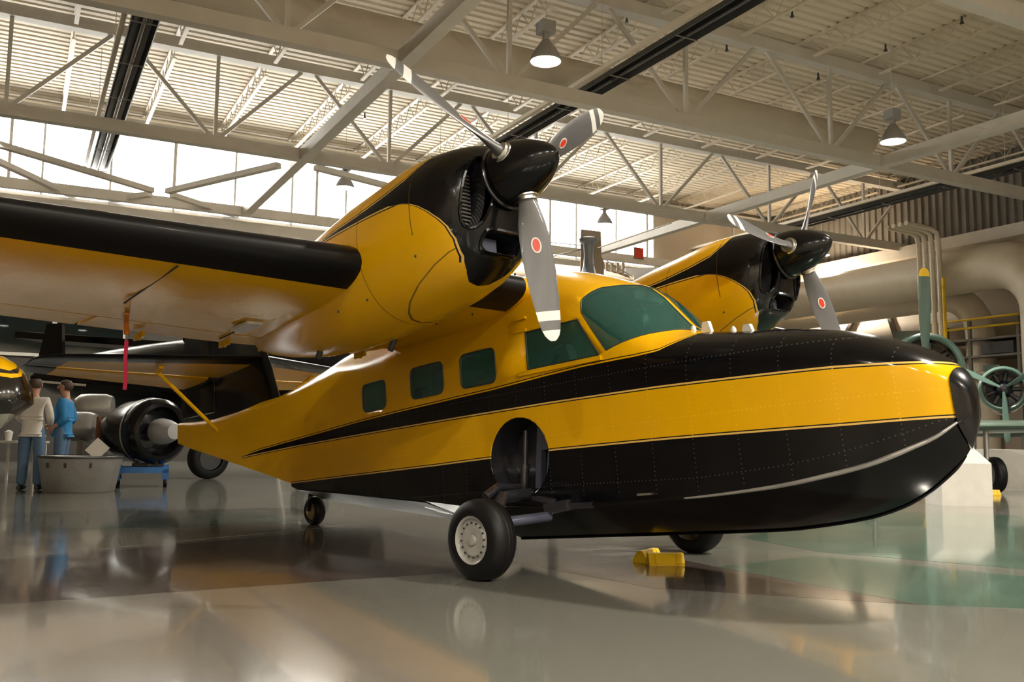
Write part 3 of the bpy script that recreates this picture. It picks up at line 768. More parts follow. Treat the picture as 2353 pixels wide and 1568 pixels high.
def tail_paint():
    t = NT('tailplane_yellow_black_border'); X, Y, Z = t.xyz(); ay = t.math('ABSOLUTE', Y)
    le = t.add(-7.36, t.mul(ay, -.30)); te = t.add(-9.18, t.mul(ay, .20))
    yl = t.mul(t.lt(X, t.sub(le, .18)), t.lt(ay, 1.86)); 
    n = t.noise(2, 3); col = t.mix(yl, BLK, t.mix(n, tuple(c * .85 for c in YEL), YEL))
    t.set(Base_Color=col, Roughness=.35); t.b.inputs['Specular IOR Level'].default_value = .2; return t.mat
M['tail'] = tail_paint()
for s in (-1, 1):
    def tp(y, f): 
        le = (-7.34 - .30 * y, s * y, 2.565 - .01 * y); te = (-9.20 + .22 * y, s * y, 2.43 + .02 * y); return Vector(le), Vector(te)
    st = []
    for y in (0, .5, 1.0, 1.5, 1.9):
        a, b_ = tp(y, 0); st.append((a, a + (b_ - a) * .60))
    for y, k in ((2.05, .93), (2.14, .78), (2.18, .55)):
        a, b_ = tp(y, 0); m_ = a + (b_ - a) * .5; a2 = m_ + (a - m_) * k; st.append((a2, a2 + (m_ + (b_ - m_) * k - a2) * .60))
    q = MB(); q.loft(surf(st, .09, (0, 0, 1))); P(q, 'tailplane', M['tail'], None, 40)
    st = []
    for y in (.12, .5, 1.0, 1.5, 1.9):
        a, b_ = tp(y, 0); st.append((a + (b_ - a) * .62, b_))
    for y, k in ((2.05, .93), (2.14, .78), (2.18, .55)):
        a, b_ = tp(y, 0); m_ = a + (b_ - a) * .5; a2 = m_ + (a - m_) * k; b2 = m_ + (b_ - m_) * k; st.append((a2 + (b2 - a2) * .62, b2))
    q = MB(); q.loft(surf(st, .07, (0, 0, 1))); P(q, 'elevator', M['tail'], None, 40)
    q = MB(); q.tube([(-8.12, s * .15, 1.77), (-8.02, s * .95, 2.44)], .022, 8); P(q, 'tail_strut', M['yellow'], None, 60)
    q = MB(); q.bar((-8.02, s * .95, 2.43), (-7.9, s * .95, 2.47), .05, .03); P(q, 'strut_fitting', M['yellow'])
q = MB(); q.tube([(-7.4, 0, 2.7), (-5.6, 0, 2.9)], .003, 4); P(q, 'aerial_wire', M['silver'])

# ---- floats under the outer wings
FYY = 4.08
def float_paint():
    t = NT('float_yellow_black_paint'); X, Y, Z = t.xyz()
    e = t.curve(X, [(-3.95, 1.47), (-2.6, 1.46), (-2.3, 1.42), (-2.12, 1.35), (-2.0, 1.28)]); d = t.sub(Z, e)
    col = t.mix(t.gt(d, 0), BLK, YEL); col = t.mix(t.between(d, .012, .022), col, (.01, .01, .01))
    kz = t.curve(X, [(-3.95, 1.3), (-2.6, 1.2), (-2.2, 1.205), (-2.0, 1.2)])
    col = t.mix(t.lt(Z, kz), col, (.30, .32, .28))
    t.set(Base_Color=col, Roughness=.22); t.b.inputs['Coat Weight'].default_value = .7; return t.mat
M['float'] = float_paint()
for s in (-1, 1):
    FS = [(-2.03, 1.29, 1.26, .015), (-2.05, 1.33, 1.22, .05), (-2.10, 1.385, 1.18, .09), (-2.2, 1.445, 1.15, .13), (-2.4, 1.51, 1.13, .165), (-2.7, 1.56, 1.12, .18), (-3.1, 1.56, 1.13, .175), (-3.5, 1.52, 1.2, .14), (-3.8, 1.46, 1.3, .08), (-3.95, 1.41, 1.35, .03)]
    FS = [(a - .05, b, c, d) for a, b, c, d in FS]
    q = MB(); rg = []
    for x, zt, zb, hy in FS:
        zc = zb + (zt - zb) * .38; ring = []
        for k in range(9):
            a = PI * k / 8; ring.append((x, s * FYY + hy * math.cos(a), zc + (zt - zc) * math.sin(a)))
        ring += [(x, s * FYY - hy * .92, zc - .01), (x, s * FYY - hy * .45, (zc + zb) / 2), (x, s * FYY, zb), (x, s * FYY + hy * .45, (zc + zb) / 2), (x, s * FYY + hy * .92, zc - .01)]
        rg.append(ring)
    q.loft(rg); fo = P(q, 'wing_float', M['float'], None, 35)
    for x in (-2.65, -3.2):
        m_ = MB(); m_.loft([[(x + .09 * math.cos(a), s * FYY + .02 * math.sin(a), 1.5) for a in np.linspace(0, 2*PI, 13)[:-1]], [(x + .09 * math.cos(a) - .1, s * FYY + .02 * math.sin(a), 2.14) for a in np.linspace(0, 2*PI, 13)[:-1]]]); m_.build('float_strut', M['yellow'], fo, 40)

# ---- landing gear (world metres turned into the plane's axes)
WI = Matrix.Rotation(TH, 4, 'Y')   # world -> body
def wb_(x, y, z): return WI @ Vector((x, y, z))
def tyre(mb, c, ax, r, w, groove=True):
    prof = []
    rp = [(-.5, .60), (-.52, .70), (-.5, .82), (-.42, .93), (-.30, .985), (-.17, 1.0), (-.155, .985), (-.14, 1.0), (-.03, 1.005), (0, .985), (.03, 1.005), (.14, 1.0), (.155, .985), (.17, 1.0), (.30, .985), (.42, .93), (.5, .82), (.52, .70), (.5, .60)]
    mb.lathe([(a * w, b * r) for a, b in rp], c, ax, 48)
XW, YW_, RW = -2.606, 1.167, .2575
for s in (-1, 1):
    c = wb_(XW, s * YW_, RW - .003)
    wh = bpy.data.objects.new('main_wheel', None); C.objects.link(wh); wh.parent = sp
    q = MB(); tyre(q, c, (0, 1, 0), RW, .19); q.build('tyre', M['rubber'], wh, 40)
    q = MB(); o = s
    q.lathe([(-s * .095, .148), (s * .06, .150), (s * .088, .155), (s * .094, .150), (s * .086, .138), (s * .066, .133), (s * .062, .118), (s * .075, .10), (s * .078, .05), (s * .072, .035), (s * .092, .032), (s * .095, .020), (s * .094, .0)], c, (0, 1, 0), 40); q.build('wheel_rim', M['rimgrey'], wh, 30)
    q = MB()
    for k in range(16):
        a = 2 * PI * k / 16; q.lathe([(s * .074, .006), (s * .082, .006)], c + Vector((.108 * math.cos(a), 0, .108 * math.sin(a))), (0, 1, 0), 8, True, True)
    tag(q.build('rim_bolts', M['darkgrey'], wh), kind='stuff')
    # axle leg, drag struts and swing arm
    top = Vector((-2.72, s * .56, .80)); low = Vector((-2.55, s * .50, .66))
    leg = MB(); leg.tube([c + Vector((0, -s * .06, .02)), c + Vector((.05, -s * .22, .10)), Vector((-2.50, s * .60, .64))], .036, 12); P(leg, 'axle_leg', M['bluegrey'], None, 40)
    leg = MB(); leg.tube([c + Vector((-.02, -s * .10, .10)), c + Vector((-.05, -s * .25, .26)), top], .045, 12); P(leg, 'oleo_strut', M['gearblack'], None, 40)
    leg = MB(); leg.tube([c + Vector((-.10, -s * .14, .27)), c + Vector((-.10, -s * .26, .33)), top + Vector((-.1, 0, .05))], .03, 10); leg.tube([top + Vector((.02, 0, -.02)), Vector((-2.44, s * .60, .73))], .03, 10); P(leg, 'drag_link', M['gearblack'], None, 40)
    leg = MB(); leg.bar((-2.52, s * .59, .69), (-2.30, s * .60, .71), .07, .07); leg.bar((-2.30, s * .60, .70), (-2.1, s * .60, .70), .03, .04); P(leg, 'gear_hinge', M['gearblack'])
XT = -6.441
c = wb_(XT, 0, .138)
tw = bpy.data.objects.new('tail_wheel', None); C.objects.link(tw); tw.parent = sp
q = MB(); tyre(q, c, (0, 1, 0), .141, .11); q.build('tyre', M['rubber'], tw, 40)
q = MB(); q.lathe([(-.05, .082), (-.035, .07), (-.045, .03), (-.05, 0)], c, (0, 1, 0), 20); q.lathe([(.05, .082), (.035, .07), (.045, .03), (.05, 0)], c, (0, 1, 0), 20); q.build('wheel_rim', plain('brass_hub', (.30, .22, .10), .4, .6), tw, 30)
q = MB()
for s in (-1, 1): q.bar(c + Vector((0, s * .07, 0)), c + Vector((.03, s * .06, .17)), .015, .045)
q.bar(c + Vector((.03, -.07, .17)), c + Vector((.03, .07, .17)), .05, .04); q.tube([c + Vector((.03, 0, .17)), Vector((c.x + .06, 0, 1.0))], .028, 10); q.build('fork', M['gearblack'], tw, 40)

# streamer on the wing
stq = thing('safety_streamer', 'pink safety ribbon on an orange strap hanging under the yellow wing', 'ribbon', (0, 0, 0))
def bw(x, y, z): return Matrix.Rotation(-TH, 4, 'Y') @ Vector((x, y, z))
a = bw(-3.86, -2.93, 2.075); b_ = bw(-4.10, -2.84, 2.07); c_ = bw(-4.19, -2.80, 2.03); d_ = c_ + Vector((.01, .005, -.33))
q = MB(); q.bar(a, b_, .03, .008); q.bar(b_, c_, .03, .012); q.lathe([(0, .02), (.03, .02)], c_ - Vector((0, 0, .02)), (0, 0, 1), 8, True, True); q.build('strap', M['orange'], stq)
q = MB(); q.tube([c_, c_ - Vector((0, 0, .06))], .008, 6); q.build('buckle', M['alu'], stq)
q = MB()
pts = [c_ - Vector((0, 0, .06)) + (d_ - c_) * (k / 8) + Vector((.002 * math.sin(k * 1.3), .002 * math.cos(k), 0)) for k in range(9)]
cr_ = Vector((.72, .69, 0)) * .013; fw = Vector((-.69, .72, 0)) * .002
q.loft([[p - cr_ - fw, p + cr_ - fw, p + cr_ + fw, p - cr_ + fw] for p in pts]); q.build('ribbon', M['pink'], stq)

# ------------------------------------------------------------------ roof steelwork
def shift(mb, loc):
    l = Vector(loc); mb.v = [tuple(Vector(p) - l) for p in mb.v]; return mb
def part(mb, name, mat, par, smooth=None):
    """shapes given in world metres become a child of a thing that stands at par.location without rotation"""
    return shift(mb, par.location).build(name, mat, par, smooth)
def roomthing(name, label, cat, u, v, z, group=None):
    p = rw(u, v, z); o = thing(name, label, cat, p, RA, group); return o
BOT, TOP = 8.5, 11.0
nodes_u = [-.7 + 4.9 * k for k in range(-3, 7)]
order = {10.0: 'nearest roof truss, almost overhead, crossing the upper right corner', 17.5: 'roof truss passing above the near propeller tip', 25.0: 'roof truss passing behind the near propeller hub', 32.5: 'farthest roof truss, against the bright window band'}
for vv in (10.0, 17.5, 25.0, 32.5):
    t = roomthing('roof_truss', order[vv], 'truss', (U0 + U1) / 2, vv, BOT, 'roof trusses')
    L = (U1 - U0) / 2 - .02
    q = MB(); q.box((-L, -.14, 0), (L, .14, .03)); q.box((-L, -.14, .30), (L, .14, .33)); q.box((-L, -.02, .03), (L, .02, .30)); q.box((-L, -.16, .06), (L, -.02, .28)) if False else None
    q = MB(); q.box((-L, -.13, 0), (L, .13, .32)); q.build('bottom_chord', M['steelgrey'], t)
    q = MB(); q.box((-L, -.16, TOP - BOT), (L, .16, TOP - BOT + .30)); q.build('top_chord', M['steelgrey'], t)
    um = (U0 + U1) / 2
    for k, nu in enumerate(nodes_u):
        if nu < U0 + .5 or nu > U1 - .3: continue
        x = nu - um
        q = MB(); q.bar((x, 0, .32), (x, 0, TOP - BOT), .09, .09); q.build('web_post', M['steelgrey'], t)
        for e in ((-1, 1) if vv < 32 else ()):
            if abs(x + e * 2.25) > L: continue
            q = MB(); q.bar((x + e * .12, 0, .30), (x + e * 2.25, 0, TOP - BOT + .02), .08, .10); q.build('web_diagonal', M['steelgrey'], t)
for uu, nm in ((-7.6, 'cross beam under the roof, beyond the left edge of the bright windows'), (6.6, 'cross beam running from the near propeller tip down to the wing'), (20.8, 'cross beam running above the far propeller')):
    for a, b in ((10.13, 17.37), (17.63, 24.87), (25.13, 32.37)):
        where = {10.13: ', nearest bay', 17.63: ', middle bay', 25.13: ', farthest bay'}[a]
        q = MB(); q.box((-.14, 0, 0), (.14, b - a, .32)); o = q.build('tie_beam', M['steelgrey']); o.matrix_world = ROOM @ Matrix.Translation((uu, a, BOT + .0)); tag(o, nm + where, 'beam', 'tie beams between trusses')
# flat K-bracing in the far left bay, read off the photograph at chord height
def br(p, q_, lab):
    a = pix_z(*p, BOT + .15); b = pix_z(*q_, BOT + .15); mid = (a + b) / 2
    m = MB(); m.bar(a - mid, b - mid, .2, .16); o = m.build('roof_brace', M['steelgrey']); o.location = mid; tag(o, lab, 'brace', 'flat roof braces')
br((-60, 315), (350, 438), 'flat roof brace falling from the left edge to the star joint')
br((385, 440), (640, 380), 'flat roof brace rising from the star joint to the cross beam')
br((345, 446), (205, 470), 'flat roof brace from the star joint down to the left')
br((395, 448), (545, 497), 'flat roof brace from the star joint down to the cross beam foot')
br((-60, 345), (205, 468), 'lower flat roof brace at the left edge above the black wing')
br((725, 385), (900, 430), 'flat roof brace right of the cross beam above the nacelle')
# open-web joists
jo = None
joists = []
JH = .56
def make_joist(L):
    t = new_obj('roof_joist', None)
    q = MB(); q.box((-.05, 0, JH - .05), (.05, L, JH)); q.build('top_chord', M['pipewhite'], t)
    q = MB(); q.box((-.05, .5, 0), (.05, L - .5, .05)); q.build('bottom_chord', M['pipewhite'], t)
    q = MB(); n = 8; pts = []
    for k in range(2 * n + 1): pts.append((0, .35 + (L - .7) * k / (2 * n), JH - .03 if k % 2 == 0 else .03))
    q.tube(pts, .014, 5); q.build('web', M['pipewhite'], t)
    return t
J1 = None
ORD = 'first second third fourth fifth sixth seventh eighth ninth tenth eleventh twelfth thirteenth fourteenth fifteenth sixteenth seventeenth eighteenth nineteenth twentieth twenty-first twenty-second twenty-third twenty-fourth twenty-fifth twenty-sixth twenty-seventh twenty-eighth twenty-ninth'.split()
for a, b, umin in ((10.0, 17.5, -14), (17.5, 25.0, -14), (25.0, 32.5, -14), (2.5, 10.0, 11.5)):
    for k in range(19):
        uu = -14.0 + 2.45 * k
        if uu < umin or uu > U1 - .4: continue
        bay = {10.0: 'bay just behind the nearest truss', 17.5: 'bay above the propellers', 25.0: 'farthest bay before the bright windows', 2.5: 'bay over the photographer'}[a]
        if J1 is None: J1 = make_joist(7.5); o = J1
        else: o = dup(J1)
        o.matrix_world = ROOM @ Matrix.Translation((uu, a, DECK - JH - .005))
        nth = 19 - k; tag(o, 'cream roof joist, ' + ORD[nth - 1] + ' from the right wall, in the ' + bay, 'joist', 'roof joists, ' + bay)
# round duct across the roof
def duct_mat():
    t = NT('spiral_duct_paint'); X, Y, Z = t.xyz(); w_ = t.math('FRACT', t.mul(X, 4.0)); rib = t.lt(w_, .12); n = t.noise(1.5, 3)
    t.set(Base_Color=t.mix(n, (.52, .45, .36), (.58, .51, .41)), Roughness=.5); t.bump(rib, .5, .012); return t.mat
M['duct'] = duct_mat()
q = MB(); q.tube([(x, 0, 0) for x in np.linspace(0, 39, 14)], .42, 24); o = q.build('air_duct', M['duct'], None, 40); o.matrix_world = ROOM @ Matrix.Translation((U0 + .1, 19.9, 10.3)); tag(o, 'long round spiral air duct slung under the roof deck', 'duct')
# radiant heaters
for uu, lab in ((1.78, 'dark radiant heater strip at the upper left with wire guard'), (11.65, 'dark radiant heater strip running up beside the near spinner'), (26.1, 'dark radiant heater strip high at the right, above the far propeller')):
    t = roomthing('radiant_heater', lab, 'heater', uu, 11.5, 9.15, 'radiant heaters'); L = 20.5
    q = MB(); pr_ = [(-.27, -.02), (-.20, .14), (.20, .14), (.27, -.02), (.25, -.03), (.18, .11), (-.18, .11), (-.25, -.03)]
    q.add([(x, 0, z) for x, z in pr_] + [(x, L, z) for x, z in pr_], [tuple(range(8)), tuple(range(15, 7, -1))] + [(k, (k + 1) % 8, 8 + (k + 1) % 8, 8 + k) for k in range(8)]); q.build('reflector', M['darkgrey'], t)
    q = MB(); q.tube([(0, .1, .03), (0, L - .1, .03)], .06, 10); q.build('burner_tube', M['gearblack'], t, 40)
    q = MB(); q.box((-.42, 0, .10), (-.32, L, .20)); q.build('hanger_rail', M['pipewhite'], t)
    for k in range(9):
        q = MB(); y = .6 + k * 2.4; q.box((-.27, y, -.05), (.27, y + .02, -.03)); q.build('guard_bar', M['alu'], t)
    for k in range(5):
        q = MB(); y = 1.0 + k * 4.6; q.tube([(-.37, y, .2), (-.37, y, DECK - 9.15)], .008, 5); q.build('hanger_rod', M['pipewhite'], t)

# ------------------------------------------------------------------ high-bay lamps
def make_lamp():
    t = new_obj('pendant_lamp', None)
    q = MB(); q.lathe([(0, .30), (.02, .305), (.10, .285), (.22, .225), (.34, .135), (.42, .085), (.44, .07)], (0, 0, 0), (0, 0, 1), 28); q.build('shade', M['grey'], t, 40)
    q = MB(); q.lathe([(.44, .07), (.56, .07)], (0, 0, 0), (0, 0, 1), 12, True, True); q.build('neck', M['grey'], t, 40)
    q = MB(); q.box((-.14, -.14, .56), (.14, .14, .80)); q.build('ballast_box', M['grey'], t)
    q = MB(); q.lathe([(.012, .288), (-.012, .20), (-.02, .0)], (0, 0, 0), (0, 0, 1), 28, False, False); q.build('diffuser', M['lampglow'], t, 40)
    q = MB(); q.tube([(0, 0, .80), (0, 0, DECK - 8.15)], .008, 5); q.build('hanger', M['pipewhite'], t)
    l = bpy.data.lights.new('lamp_light', 'AREA'); l.shape = 'DISK'; l.size = .5; l.energy = LAMP_W; l.color = (1, .92, .78); l.spread = R(150)
    lo = bpy.data.objects.new('lamp_light', l); C.objects.link(lo); lo.parent = t; lo.location = (0, 0, -.06)
    return t
lab = {(8.6, 15): 'lit grey pendant lamp hanging above the near propeller', (18.2, 15): 'lit grey pendant lamp at the upper right', (8.6, 28): 'lit pendant lamp against the bright windows behind the nacelle', (18.4, 28): 'lit pendant lamp against the bright windows above the cabin roof', (29.6, 28): 'lit pendant lamp disc behind the far spinner', (-1.2, 28): 'pendant lamp at the left edge below the truss'}
L1 = None; LN = 0
for vv in (-6, 2, 15, 28):
    for uu in ((-1.2, 8.6, 18.3, 28) if vv == 28 else (8.6, 18.3) if vv == 15 else (8.6, 18.3) if vv == 2 else (-11, -6.1, -1.2, 3.7, 8.6, 18.3)):  # rearmost row packed with unseen lamps, added to light the hull under the wing
        if vv == 28: uu = {8.6: 8.75, 18.3: 18.6, 28: 29.6}.get(uu, uu)
        if L1 is None: L1 = make_lamp(); o = L1
        else: o = dup(L1)
        o.matrix_world = ROOM @ Matrix.Translation((uu, vv, 8.15 if vv < 20 else 8.75))
        key = min(lab, key=lambda k: abs(k[0] - uu) + abs(k[1] - vv)); near = abs(key[0] - uu) + abs(key[1] - vv) < 1.5
        tag(o, lab[key] if near else 'unseen grey pendant fill lamp above and behind the photographer, ' + ORD[LN] + ' from the left wall', 'lamp', 'pendant lamps'); LN += 0 if near else 1

# ------------------------------------------------------------------ right-hand wall: ducts, pipes, rack
def rtube(name, label, cat, pts, r, mat, n=20, group=None, smooth=50):
    loc = rw(*pts[-1]); m = MB(); m.tube([rw(*p) - loc for p in pts], r, n); o = m.build(name, mat, None, smooth); o.location = loc
    return tag(o, label, cat, group)
arc = [(28.6, 19.5 - 1.7 * math.sin(a), 6.85 - 1.7 + 1.7 * math.cos(a)) for a in np.linspace(0, PI / 2, 9)]
rtube('wall_duct', 'huge cream round duct along the right wall bending down at the picture edge', 'duct', [(28.6, v, 6.85) for v in np.linspace(32.9, 19.5, 8)] + arc[1:] + [(28.6, 17.8, z) for z in (4.0, 2.0, 0.02)], .78, M['pipewhite'], 28)
arc = [(30.1, 22.8 - 1.6 * math.sin(a), 6.3 - 1.6 + 1.6 * math.cos(a)) for a in np.linspace(0, PI / 2, 8)]
rtube('wall_duct', 'smaller cream duct bend tucked behind the huge duct on the right wall', 'duct', [(30.1, v, 6.3) for v in np.linspace(32.9, 22.8, 6)] + arc[1:] + [(30.1, 21.2, z) for z in (3.0, 1.0, .02)], .5, M['pipewhite'], 24)
for k in range(4):
    v = 21.6 - .26 * k
    rtube('wall_pipe', ('thin cream pipe, leftmost of the four dropping beside the huge duct', 'second thin cream pipe from the left beside the huge duct', 'third thin cream pipe from the left beside the huge duct', 'rightmost of the four thin cream pipes beside the huge duct')[k], 'pipe',
          [(25.9, v, 8.25), (27.1, v, 8.2), (27.4, v, 8.1), (27.5, v, 7.8), (27.5, v, 6.0), (27.5, v, 3.0), (27.5, v, .02)], .085, M['pipewhite'], 12, 'pipes on the right wall')
rtube('gas_pipe', 'slim yellow gas pipe rising beside the cream pipes at the right', 'pipe', [(27.4, 20.6, 6.5), (27.4, 20.6, 3.0), (27.4, 20.6, .02)], .06, M['chock'], 10)
for a, b, lab_ in (((30.9, 29.8, 3.2), (30.9, 26.6, 7.4), 'dark diagonal wall brace left of the cream pipes'), ((30.9, 24.9, 3.4), (30.9, 26.2, 7.2), 'grey diagonal wall brace right of the dark brace')):
    pa, pb_ = rw(*a), rw(*b); m = MB(); m.bar(Vector((0, 0, 0)), pb_ - pa, .14, .14); o = m.build('wall_brace', M['walllow']); o.location = pa; tag(o, lab_, 'brace')
rk = roomthing('storage_rack', 'yellow-railed storage rack with long stock against the right wall', 'rack', 29.35, 19.3, 0)
for y in (0, 1.8, 3.6):
    for x in (0, 1.2): MB().box((x - .05, y - .05, 0), (x + .05, y + .05, 5.2)).build('upright', M['walllow'], rk)
for z in (3.2, 3.9, 4.5): MB().box((-.05, -.1, z), (1.25, 3.7, z + .07)).build('shelf', M['walllow'], rk)
for z in (4.95, 5.25): 
    m = MB(); m.tube([(-.08, -.1, z), (-.08, 3.7, z)], .04, 8); m.build('guard_rail', M['chock'], rk, 40)
for k in range(5):
    m = MB(); m.tube([(.2 + .2 * k, .1, 3.35 + .01 * k), (.2 + .2 * k, 3.5, 3.35)], .07, 8); m.build('stock_length', (M['pipewhite'], M['darkgrey'], M['alu'])[k % 3], rk, 40)
MB().box((0, .2, 4.0), (1.1, 1.4, 4.4)).build('stock_box', M['darkgrey'], rk)

# ------------------------------------------------------------------ screen-aligned local frames for background things
RV = Vector((_r.x, _r.y, 0)); FV = Vector((_d.x, _d.y, 0)).normalized()
def frame(pos, ang=0.0):
    """x to the photograph's right, y away from the camera, z up, turned by ang"""
    m = Matrix(((RV.x, FV.x, 0, pos[0]), (RV.y, FV.y, 0, pos[1]), (0, 0, 1, pos[2]), (0, 0, 0, 1)))
    return m @ Matrix.Rotation(ang, 4, 'Z')
def fthing(name, label, cat, pos, ang=0.0, group=None):
    o = new_obj(name, None); o.matrix_world = frame(pos, ang); return tag(o, label, cat, group)
def ground(px, f):
    """floor point under pixel column px at depth f"""
    p = pix_fwd(px, 1000, f); return Vector((p.x, p.y, 0))

# black bomber behind the tail
bp = ground(330, 20.5)
bo = fthing('bomber', 'glossy black aircraft standing behind the yellow tail', 'aircraft', bp, R(-4))
def xs(px, f=20.5): return (px - 330) / FPX * f
def zs_(py, f=20.5): return .9 + (1000 - py) / FPX * f
q = MB(); st = [(55, 872, 8), (75, 870, 22), (110, 872, 38), (180, 874, 56), (260, 876, 72), (340, 878, 86), (420, 880, 98), (520, 882, 104), (640, 884, 106), (760, 886, 104), (880, 890, 90)]
q.loft([[Vector((xs(a), math.cos(t) * r / FPX * 20.5, zs_(b) + math.sin(t) * r / FPX * 20.5)) for t in np.linspace(0, 2 * PI, 29)[:-1]] for a, b, r in st]); q.build('fuselage', M['black'], bo, 40)
q = MB(); q.bar((xs(70), -.55, zs_(882)), (xs(226), -.72, zs_(893)), .02, .05); q.build('highlight_bar', M['whitepaint'], bo)  # white bar standing in for the highlight along the glossy fuselage
q = MB(); q.add([(xs(62), 0, zs_(845)), (xs(126), 0, zs_(838)), (xs(118), 0, zs_(745)), (xs(82), 0, zs_(745)), (xs(62), .12, zs_(845)), (xs(126), .12, zs_(838)), (xs(118), .12, zs_(745)), (xs(82), .12, zs_(745))], [(0,1,2,3), (7,6,5,4), (0,4,5,1), (1,5,6,2), (2,6,7,3), (3,7,4,0)]); q.build('tail_fin', M['black'], bo)
q = MB(); q.add([(xs(-60), 1.0, zs_(752)), (xs(440), .9, zs_(783)), (xs(440), 2.2, zs_(775)), (xs(-60), 2.4, zs_(740)), (xs(-60), 1.0, zs_(768)), (xs(440), .9, zs_(800)), (xs(440), 2.2, zs_(800)), (xs(-60), 2.4, zs_(768))], [(0,1,2,3), (7,6,5,4), (0,4,5,1), (1,5,6,2), (2,6,7,3), (3,7,4,0)]); q.build('wing', M['black'], bo)
q = MB(); q.box((xs(425), -.3, zs_(900)), (xs(880), .9, zs_(735))); q.build('cabin_side', M['black'], bo)
for px in (535, 760):
    w_ = bpy.data.objects.new('landing_wheel', None); C.objects.link(w_); w_.parent = bo
    q = MB(); cc = Vector((xs(px), -1.2, .42)); tyre(q, cc, (.75, -.66, 0), .42, .30); q.build('tyre', M['rubber'], w_, 40)
    q = MB(); q.lathe([(-.1, .24), (.1, .24)], cc, (.75, -.66, 0), 20, True, True); q.build('hub', M['darkgrey'], w_, 40)
    q = MB(); q.tube([cc, cc + Vector((0, .8, .9))], .08, 10); q.build('wheel_leg', M['gearblack'], w_, 40)
# display engine on a blue dolly
ep = ground(347, 16.1)
dl = fthing('engine_dolly', 'blue wheeled dolly carrying the black display engine', 'dolly', ep, R(20))
for x in (-.55, .22):
    MB().box((x, -.35, .20), (x + .10, .35, .30)).build('cross_rail', M['blue'], dl)
for y in (-.35, .25): MB().box((-.55, y, .24), (.32, y + .10, .34)).build('side_rail', M['blue'], dl)
for x in (-.5, .27):
    for y in (-.3, .3):
        q = MB(); tyre(q, Vector((x, y, .075)), (1, 0, 0), .075, .06); q.build('caster', M['rubber'], dl, 40)
        MB().box((x - .05, y - .04, .12), (x + .05, y + .04, .36)).build('caster_post', M['blue'], dl)
en = fthing('display_engine', 'black cowled radial engine with grey spinner on the blue dolly', 'engine', ep + Vector((0, 0, .345)), R(-38))
ax = (1, 0, 0)
q = MB(); q.lathe([(-.85, .36), (-.80, .46), (-.55, .53), (-.12, .56), (.12, .575), (.24, .56), (.32, .49), (.33, .42), (.25, .38), (.0, .36)], (0, 0, .60), ax, 40); q.build('cowling', M['black'], en, 40)
q = MB(); q.lathe([(-.02, .578), (.02, .582), (.03, .578)], (0, 0, .60), ax, 40); q.build('cowling_band', M['alu'], en, 40)
q = MB(); q.lathe([(.0, .36), (.05, .1), (.05, .0)], (0, 0, .60), ax, 30); q.build('crankcase', M['gearblack'], en, 40)
q = MB(); q.lathe([(.20, .17), (.24, .215), (.34, .225), (.5, .205), (.64, .165), (.72, .13), (.73, .0)], (0, 0, .60), ax, 28, True); q.build('spinner', M['grey'], en, 40)
q = MB(); q.lathe([(-1.35, .10), (-1.3, .28), (-1.1, .34), (-.85, .36)], (0, 0, .60), ax, 28, True); q.build('accessory_case', M['darkgrey'], en, 40)
q = MB(); q.tube([(-.2, 0, .12), (-.2, 0, 0)], .10, 12); q.tube([(.05, 0, .1), (.05, 0, 0)], .10, 12); q.bar((-.3, 0, .03), (.2, 0, .03), .3, .06); q.build('mounting_foot', M['gearblack'], en, 40)
q = MB(); q.bar((-1.0, -.42, .35), (-1.0, -.42, .85), .10, .03); q.build('wooden_brace', plain('brown_varnished_wood', (.20, .06, .02), .4), en)
q = MB(); q.add([(.28, -.30, .93), (.24, -.42, .80), (.22, -.28, .98), (.26, -.30, .93), (.22, -.42, .80), (.20, -.28, .98)], [(0, 1, 2), (5, 4, 3), (0, 3, 4, 1), (1, 4, 5, 2), (2, 5, 3, 0)]); q.build('red_flag', M['red'], en)
# silver drums behind the men
for (px, py, f, r, L, a, lab_) in ((213, 942, 18.4, .28, .75, 12, 'upper polished silver cylinder behind the black display engine'), (170, 985, 16.9, .27, .8, 5, 'lower polished silver cylinder behind the man in blue')):
    p = ground(px, f); h = .9 + (1000 - py) / FPX * f
    o = fthing('silver_cylinder', lab_, 'cylinder', p, R(a), 'silver cylinders')
    q = MB(); q.lathe([(-L / 2, .05), (-L / 2 + .03, r * .7), (-L / 2 + .12, r * .95), (-.1, r), (L / 2 - .15, r), (L / 2 - .03, r * .85), (L / 2, .3 * r)], (0, 0, h), (1, 0, 0), 28, True, True); q.build('shell', M['alu'], o, 40)
    for x in (-.2, .2): MB().box((x - .04, -.2, 0), (x + .04, .2, h - r * .9)).build('stand_leg', M['gearblack'], o)
# aluminium tub and the sheet leaning in it
tb = fthing('cowling_tub', 'dull aluminium ring tub standing on the floor beside the man in jeans', 'tub', ground(189, 14.5))
q = MB(); q.lathe([(0, .50), (.02, .515), (.50, .60), (.53, .615), (.545, .60), (.53, .585), (.10, .50), (.08, .0)], (0, 0, 0), (0, 0, 1), 44, True); q.build('shell', M['alu'], tb, 40)
q = MB(); q.lathe([(.515, .612), (.525, .625), (.55, .62), (.553, .60)], (0, 0, 0), (0, 0, 1), 44); q.build('rim', M['darkgrey'], tb, 40)
for a in (-2.0, -1.5, -.9, 2.2, .8):
    q = MB(); q.bar((.585 * math.cos(a), .585 * math.sin(a), .38), (.60 * math.cos(a), .60 * math.sin(a), .45), .03, .03); q.build('fastener', M['darkgrey'], tb)
sh = new_obj('paper_sheet', None); sh.matrix_world = frame(ground(212, 14.25) + Vector((0, 0, .56)), R(10)) @ Matrix.Rotation(R(-14), 4, 'X') @ Matrix.Rotation(R(40), 4, 'Y'); tag(sh, 'blank white sheet leaning cornerwise out of the aluminium tub', 'sheet')
MB().box((-.13, -.004, .0), (.12, .004, .26)).build('card', M['whitepaint'], sh)
